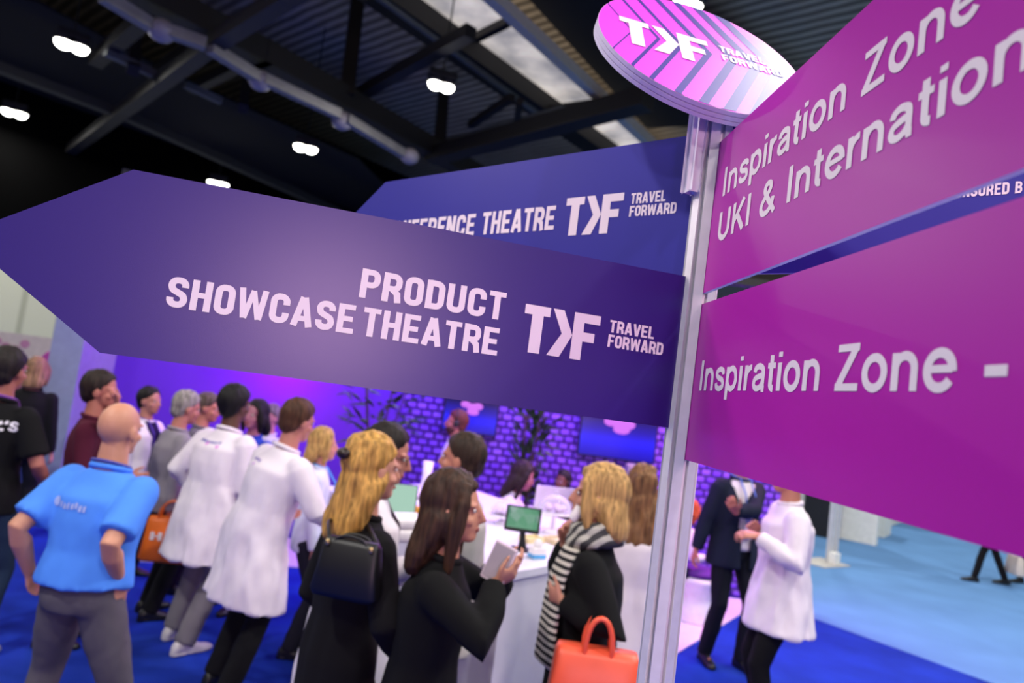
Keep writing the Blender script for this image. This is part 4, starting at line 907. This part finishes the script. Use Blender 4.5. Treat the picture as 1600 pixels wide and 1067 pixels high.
bm = bmesh.new(); bx(bm, (0, 0, .035), (.30, .22, .07), None, .02); single('paper_parcel', 'soft white parcel lying on the counter, lower one of two', 'parcel', bm, mat('white_paper', '#eee7ea', .7), on(628, 842), R(20), 'white parcels')
bm = bmesh.new(); bx(bm, (0, 0, .03), (.26, .2, .06), None, .02); q = on(628, 842); single('paper_parcel', 'soft white parcel resting on top of another on the counter', 'parcel', bm, MATS['white_paper'], (q.x, q.y, TOP + .071), R(28), 'white parcels')
q = on(655, 806); t = thing('snack_box', 'yellow and orange snack box on the counter near the mint display', 'box', q, R(15))
bm = bmesh.new(); bx(bm, (0, 0, .03), (.17, .07, .06), None, .006); obj('carton', bm, mat('amber_card', '#d99a2a', .6), t); bm = bmesh.new(); ell(bm, (.03, -.0, .062), (.035, .03, .022)); obj('filling', bm, mat('yellow_snack', '#e6cf5a', .6), t, True)
glass, nt, b = base('clear_glass'); b.inputs['Roughness'].default_value = .03; b.inputs['Base Color'].default_value = (.9, .88, 1, 1); b.inputs['Specular IOR Level'].default_value = 1
tr_ = nt.nodes.new('ShaderNodeBsdfTransparent'); mx = nt.nodes.new('ShaderNodeMixShader'); fr = nt.nodes.new('ShaderNodeLayerWeight'); fr.inputs['Blend'].default_value = .35
nt.links.new(fr.outputs['Facing'], mx.inputs[0]); nt.links.new(tr_.outputs[0], mx.inputs[1]); nt.links.new(b.outputs[0], mx.inputs[2]); nt.links.new(mx.outputs[0], nt.nodes['Material Output'].inputs['Surface'])
def dome(label, loc, r, stand):
    t = thing('glass_dome', label, 'glass dome', loc, 0, 'glass domes on the counter')
    bm = bmesh.new(); lathe(bm, [(r * .55, 0), (r * .5, .012), (r * .12, .03), (r * .10, stand - .02), (r * .3, stand - .01), (r * 1.08, stand), (r * 1.08, stand + .012), (.01, stand + .012)]); obj('stand', bm, MATS['white_ceramic'], t, True)
    bm = bmesh.new(); lathe(bm, [(r, stand + .013)] + [(r * math.cos(a * PI / 20), stand + .013 + r * .95 * math.sin(a * PI / 20)) for a in range(1, 10)] + [(.012, stand + r * .95 + .014), (.010, stand + r * .95 + .02), (.016, stand + r * .95 + .035), (.004, stand + r * .95 + .045)]); obj('cover', bm, glass, t, True)
    bm = bmesh.new()
    for i in range(5): ell(bm, (r * .45 * math.cos(i * 1.26), r * .45 * math.sin(i * 1.26), stand + .035), (.028, .028, .022))
    obj('cakes', bm, mat('lilac_cakes', '#d9c2e6', .6), t, True)
dome('small glass dome on a stand left of the pale jacket', on(645, 792), .055, .05); dome('glass dome on the counter just left of the payment tablet', on(783, 818), .085, .05)
dome('largest glass dome, on a tall white stand in front of the laptop', on(862, 832), .115, .13)
q = on(838, 872); t = thing('tissue_box', 'small white box with a blue band near the payment tablet', 'box', q, R(30))
bm = bmesh.new(); bx(bm, (0, 0, .03), (.08, .06, .06), None, .006); obj('carton', bm, MATS['white_paper'], t); bm = bmesh.new(); bx(bm, (0, 0, .014), (.082, .062, .022)); obj('band', bm, mat('sky_blue_card', '#5aa6e0', .5), t)
bm = bmesh.new(); ell(bm, (0, 0, .07), (.028, .024, .035)); obj('tissue', bm, MATS['white_paper'], t, True)
q = on(837, 826); t = thing('bottle', 'little bottle with a pale cap and red and yellow band behind the payment tablet', 'bottle', q)
bm = bmesh.new(); lathe(bm, [(.024, 0), (.025, .004), (.025, .07), (.02, .078)]); obj('glass', bm, mat('red_label', '#d8432a', .4), t, True)
bm = bmesh.new(); lathe(bm, [(.0255, .03), (.0255, .055)]); obj('label_band', bm, mat('yellow_label', '#e8d23a', .5), t, True)
bm = bmesh.new(); lathe(bm, [(.022, .078), (.024, .082), (.024, .105), (.012, .112)]); obj('cap', bm, mat('cream_cap', '#e9e2c8', .5), t, True)
for lb, px, py, w, c in (('cream wooden tray on the counter behind the payment tablet', 830, 846, .13, '#e6d6a0'), ('pale wooden tray beside the raised hand on the counter', 872, 848, .16, '#d8c6a2')):
    bm = bmesh.new(); bx(bm, (0, 0, .008), (w, w * .7, .016), None, .004)
    for s in (-1, 1): bx(bm, (s * w / 2, 0, .016), (.008, w * .7, .03)); bx(bm, (0, s * w * .35, .016), (w, .008, .03))
    single('tray', lb, 'tray', bm, mat('tray_' + c, c, .6), on(px, py), R(36), smooth=False)
bm = bmesh.new(); bx(bm, (0, 0, .004), (.07, .05, .008), None, .003); bx(bm, (.01, 0, .012), (.06, .04, .006), None, .002); single('leaflet_pile', 'pile of bright green and blue leaflets under the tablet edge', 'leaflets', bm, mat('green_leaflet', '#5ac87a', .5), on(793, 862), R(12), smooth=False)
# laptop of the seated helper
q = on(858, 803); t = thing('laptop', 'open pale laptop in front of the seated helper', 'laptop', (q.x + .02, q.y, TOP), R(10))
bm = bmesh.new(); bx(bm, (0, .10, .009), (.31, .21, .016), None, .004); obj('keyboard_half', bm, mat('silver_shell', '#cfc6d2', .4, metal=.3), t)
bm = bmesh.new(); bx(bm, (0, -.02, .115), (.31, .008, .21), Matrix.Rotation(R(12), 3, 'X'), .003); obj('lid', bm, MATS['silver_shell'], t)
# things in hands
w_ = P['brunette']['wr'].lerp(P['brunette']['wl'], .5)
t = thing('handheld_tablet', 'white handheld tablet in the hands of the brunette', 'tablet', aty(780, 880, 2.33), R(-35))
rr_ = Matrix.Rotation(R(-18), 3, 'X') @ Matrix.Rotation(R(10), 3, 'Y'); bm = bmesh.new(); bx(bm, (0, 0, .0), (.095, .008, .13), rr_, .004); obj('case', bm, mat('pink_white_case', '#d9c3cf', .4), t)
bm = bmesh.new(); bx(bm, rr_ @ Vector((0, -.0055, 0)), (.082, .002, .114), rr_); obj('screen', bm, mat('grey_glass', '#a79aa6', .15), t)
bm = bmesh.new(); lathe(bm, [(.016, 0), (.018, .003), (.026, .062), (.024, .062), (.015, .006)]); o = single('paper_cup', 'white paper cup held up by the person in the striped scarf', 'cup', bm, MATS['white_paper'], aty(893, 812, 2.78)); o.rotation_euler = (0, R(35), 0)
# poufs
def pouf(label, x, y, cush):
    t = thing('pouf', label, 'stool', (x, y, .012), 0, 'white poufs on the booth floor')
    bm = bmesh.new(); lathe(bm, [(.24, 0), (.25, .02), (.20, .16), (.19, .24), (.24, .36), (.25, .40), (.22, .42), (.01, .42)]); obj('seat_body', bm, mat('glossy_white', '#efe6f2', .3), t, True)
    bm = bmesh.new(); lathe(bm, [(.01, .42), (.21, .421), (.235, .445), (.22, .475), (.01, .485)]); obj('cushion', bm, mat(cush, cush, .8), t, True)
a = aty(1090, 900, 6.9); pouf('white pouf with a purple cushion between the post and the navy suit', a.x, a.y, '#5a1f8a')
a = aty(226, 850, 6.6); pouf('white pouf glowing violet behind the orange carrier bag', a.x, a.y, '#e8d8f0')
# plants
leafm = mat('dark_leaf', '#1e3a1c', .5, var=.3)
def plant(label, x, y, h, spread, seed, up=.5):
    rnd = random.Random(seed); t = thing('potted_plant', label, 'plant', (x, y, .012), 0, 'plants by the booth wall')
    bm = bmesh.new(); lathe(bm, [(.13, 0), (.14, .01), (.18, .36), (.165, .36), (.15, .30), (.01, .30)]); obj('pot', bm, blackm, t, True)
    bm = bmesh.new()
    for i in range(5):
        a = i * 1.3; tube(bm, [(.03 * math.cos(a), .03 * math.sin(a), .3), (.07 * math.cos(a), .06 * math.sin(a), h * .5), (.16 * math.cos(a) * spread, .12 * math.sin(a) * spread, h * .86)], [.014, .011, .006], 6)
    obj('stem', bm, mat('brown_stem', '#3a2a1a', .8), t, True)
    bm = bmesh.new()
    for i in range(150):
        a = rnd.uniform(0, 2 * PI); f = rnd.random(); r = spread * .30 * (rnd.random() ** .6) * (.4 + f * .8); c = Vector((r * math.cos(a), r * math.sin(a) * .7, h * (.42 + .58 * f)))
        d = Vector((math.cos(a), math.sin(a) * .7, rnd.uniform(-.3, up * 2))).normalized(); L = rnd.uniform(.12, .24); s = d.cross(Vector((0, 0, 1))).normalized() * L * .20; n = s.cross(d).normalized() * .012
        pts = [c, c + d * L * .4 + s, c + d * L + n * -1, c + d * L * .4 - s, c + d * L * .45 + n * 2]
        vs = [bm.verts.new(p_) for p_ in pts]
        for q_ in ((0, 1, 4), (1, 2, 4), (2, 3, 4), (3, 0, 4)): bm.faces.new([vs[j] for j in q_])
    obj('foliage', bm, leafm, t)
a = aty(592, 665, 7.2); plant('bushy dark plant against the plain violet wall', a.x, a.y, 2.15, 1.5, 3)
a = aty(830, 690, 7.4); plant('upright dark plant before the tiled wall between the two screens', a.x, a.y, 2.0, .75, 5, 1.2)
# ------------------------------------------------------------------ stands across the aisle
lam = mat('stand_white', '#e8eadf', .5)
a = atz(1290, 880, 0); t = thing('exhibition_stand', 'white post frame on a flat base across the blue aisle', 'display frame', a, R(35))
bm = bmesh.new(); bx(bm, (-.1, 0, .012), (.75, .5, .024), None, .008); obj('base_plate', bm, mat('frame_base', '#b9b7b0', .5), t)
for x in (.08, .24): bm = bmesh.new(); bx(bm, (x, 0, 1.2), (.07, .07, 2.36)); obj('upright', bm, mat('frame_grey', '#c6c9c8', .4), t)
bm = bmesh.new(); bx(bm, (.02, -.12, .11), (.16, .12, .18), None, .02); obj('weight_block', bm, lam, t)
bm = bmesh.new(); bx(bm, (.16, 0, 2.36), (.26, .05, .07)); obj('cross_bar', bm, MATS['frame_grey'], t)
a = atz(1372, 838, 0); t = thing('reception_desk', 'ribbed white desk unit standing at the far side of the aisle', 'desk', a, R(-38))
bm = bmesh.new(); bx(bm, (-.9, .4, .55), (1.8, .8, 1.1))
for i in range(7): bx(bm, (-.9, -.012, .12 + i * .14), (1.74, .03, .09))
obj('front_panel', bm, mat('ribbed_grey_white', '#c3c4bd', .5), t)
bm = bmesh.new(); bx(bm, (.06, .38, .62), (.12, .9, 1.24)); obj('end_panel', bm, lam, t); bm = bmesh.new(); bx(bm, (-.85, .4, 1.12), (2.0, .95, .05)); obj('worktop', bm, lam, t)
a = atz(1420, 812, 0); bm = bmesh.new(); bx(bm, (1.2, .1, 1.5), (2.6, .2, 3.0)); structure(obj('wall_stand', bm, lam)); o = bpy.data.objects['wall_stand']; o.location = atz(1392, 822, 0); o.rotation_euler = (0, 0, R(52)); o['kind'] = 'structure'
bm = bmesh.new(); bx(bm, (0, 0, 1.6), (4.5, .2, 3.2)); o = structure(obj('wall_stand_back', bm, lam)); a = atz(1262, 838, 0); o.location = (a.x - .4, a.y + 1.4, 0); o.rotation_euler = (0, 0, R(-38))
bm = bmesh.new(); bx(bm, (0, 0, 1.1), (.55, .4, 2.2), None, .02); a = atz(1278, 836, 0); single('infill', 'tall black cabinet standing for the dark gap beside the ribbed white desk across the aisle', 'infill', bm, blackm, (a.x, a.y, 0), R(-38), smooth=False)  # solid black block put in where only a dark gap shows between the stands
# low white stand wall far behind on the left
bm = bmesh.new(); bx(bm, (0, 0, .94), (7.5, .12, 1.88)); o = obj('wall_stand_far', bm, mat('ivory_panel', '#d8ccc0', .7)); a = aty(20, 560, 13.0); o.location = (a.x - 1.0, 13.0, 0); o.rotation_euler = (0, 0, R(4)); structure(o)
b2 = bmesh.new()
for i in range(9): ell(b2, (-.2 + i * .17, -.066, 1.66 + .05 * math.sin(i * 1.7)), (.09, .003, .05 + .03 * math.cos(i * 2.3)))
mk = obj('wall_stand_mark', b2, mat('pink_mark', '#c88aa8', .7), o); structure(mk)
v = aty(1585, 897, 11.0); bag('tote_bag', 'pale beige tote bag swinging behind the walker at the right edge', Vector((v.x, v.y, v.z)), R(80), .36, .12, .30, '#d8cfbc', .16, .008)
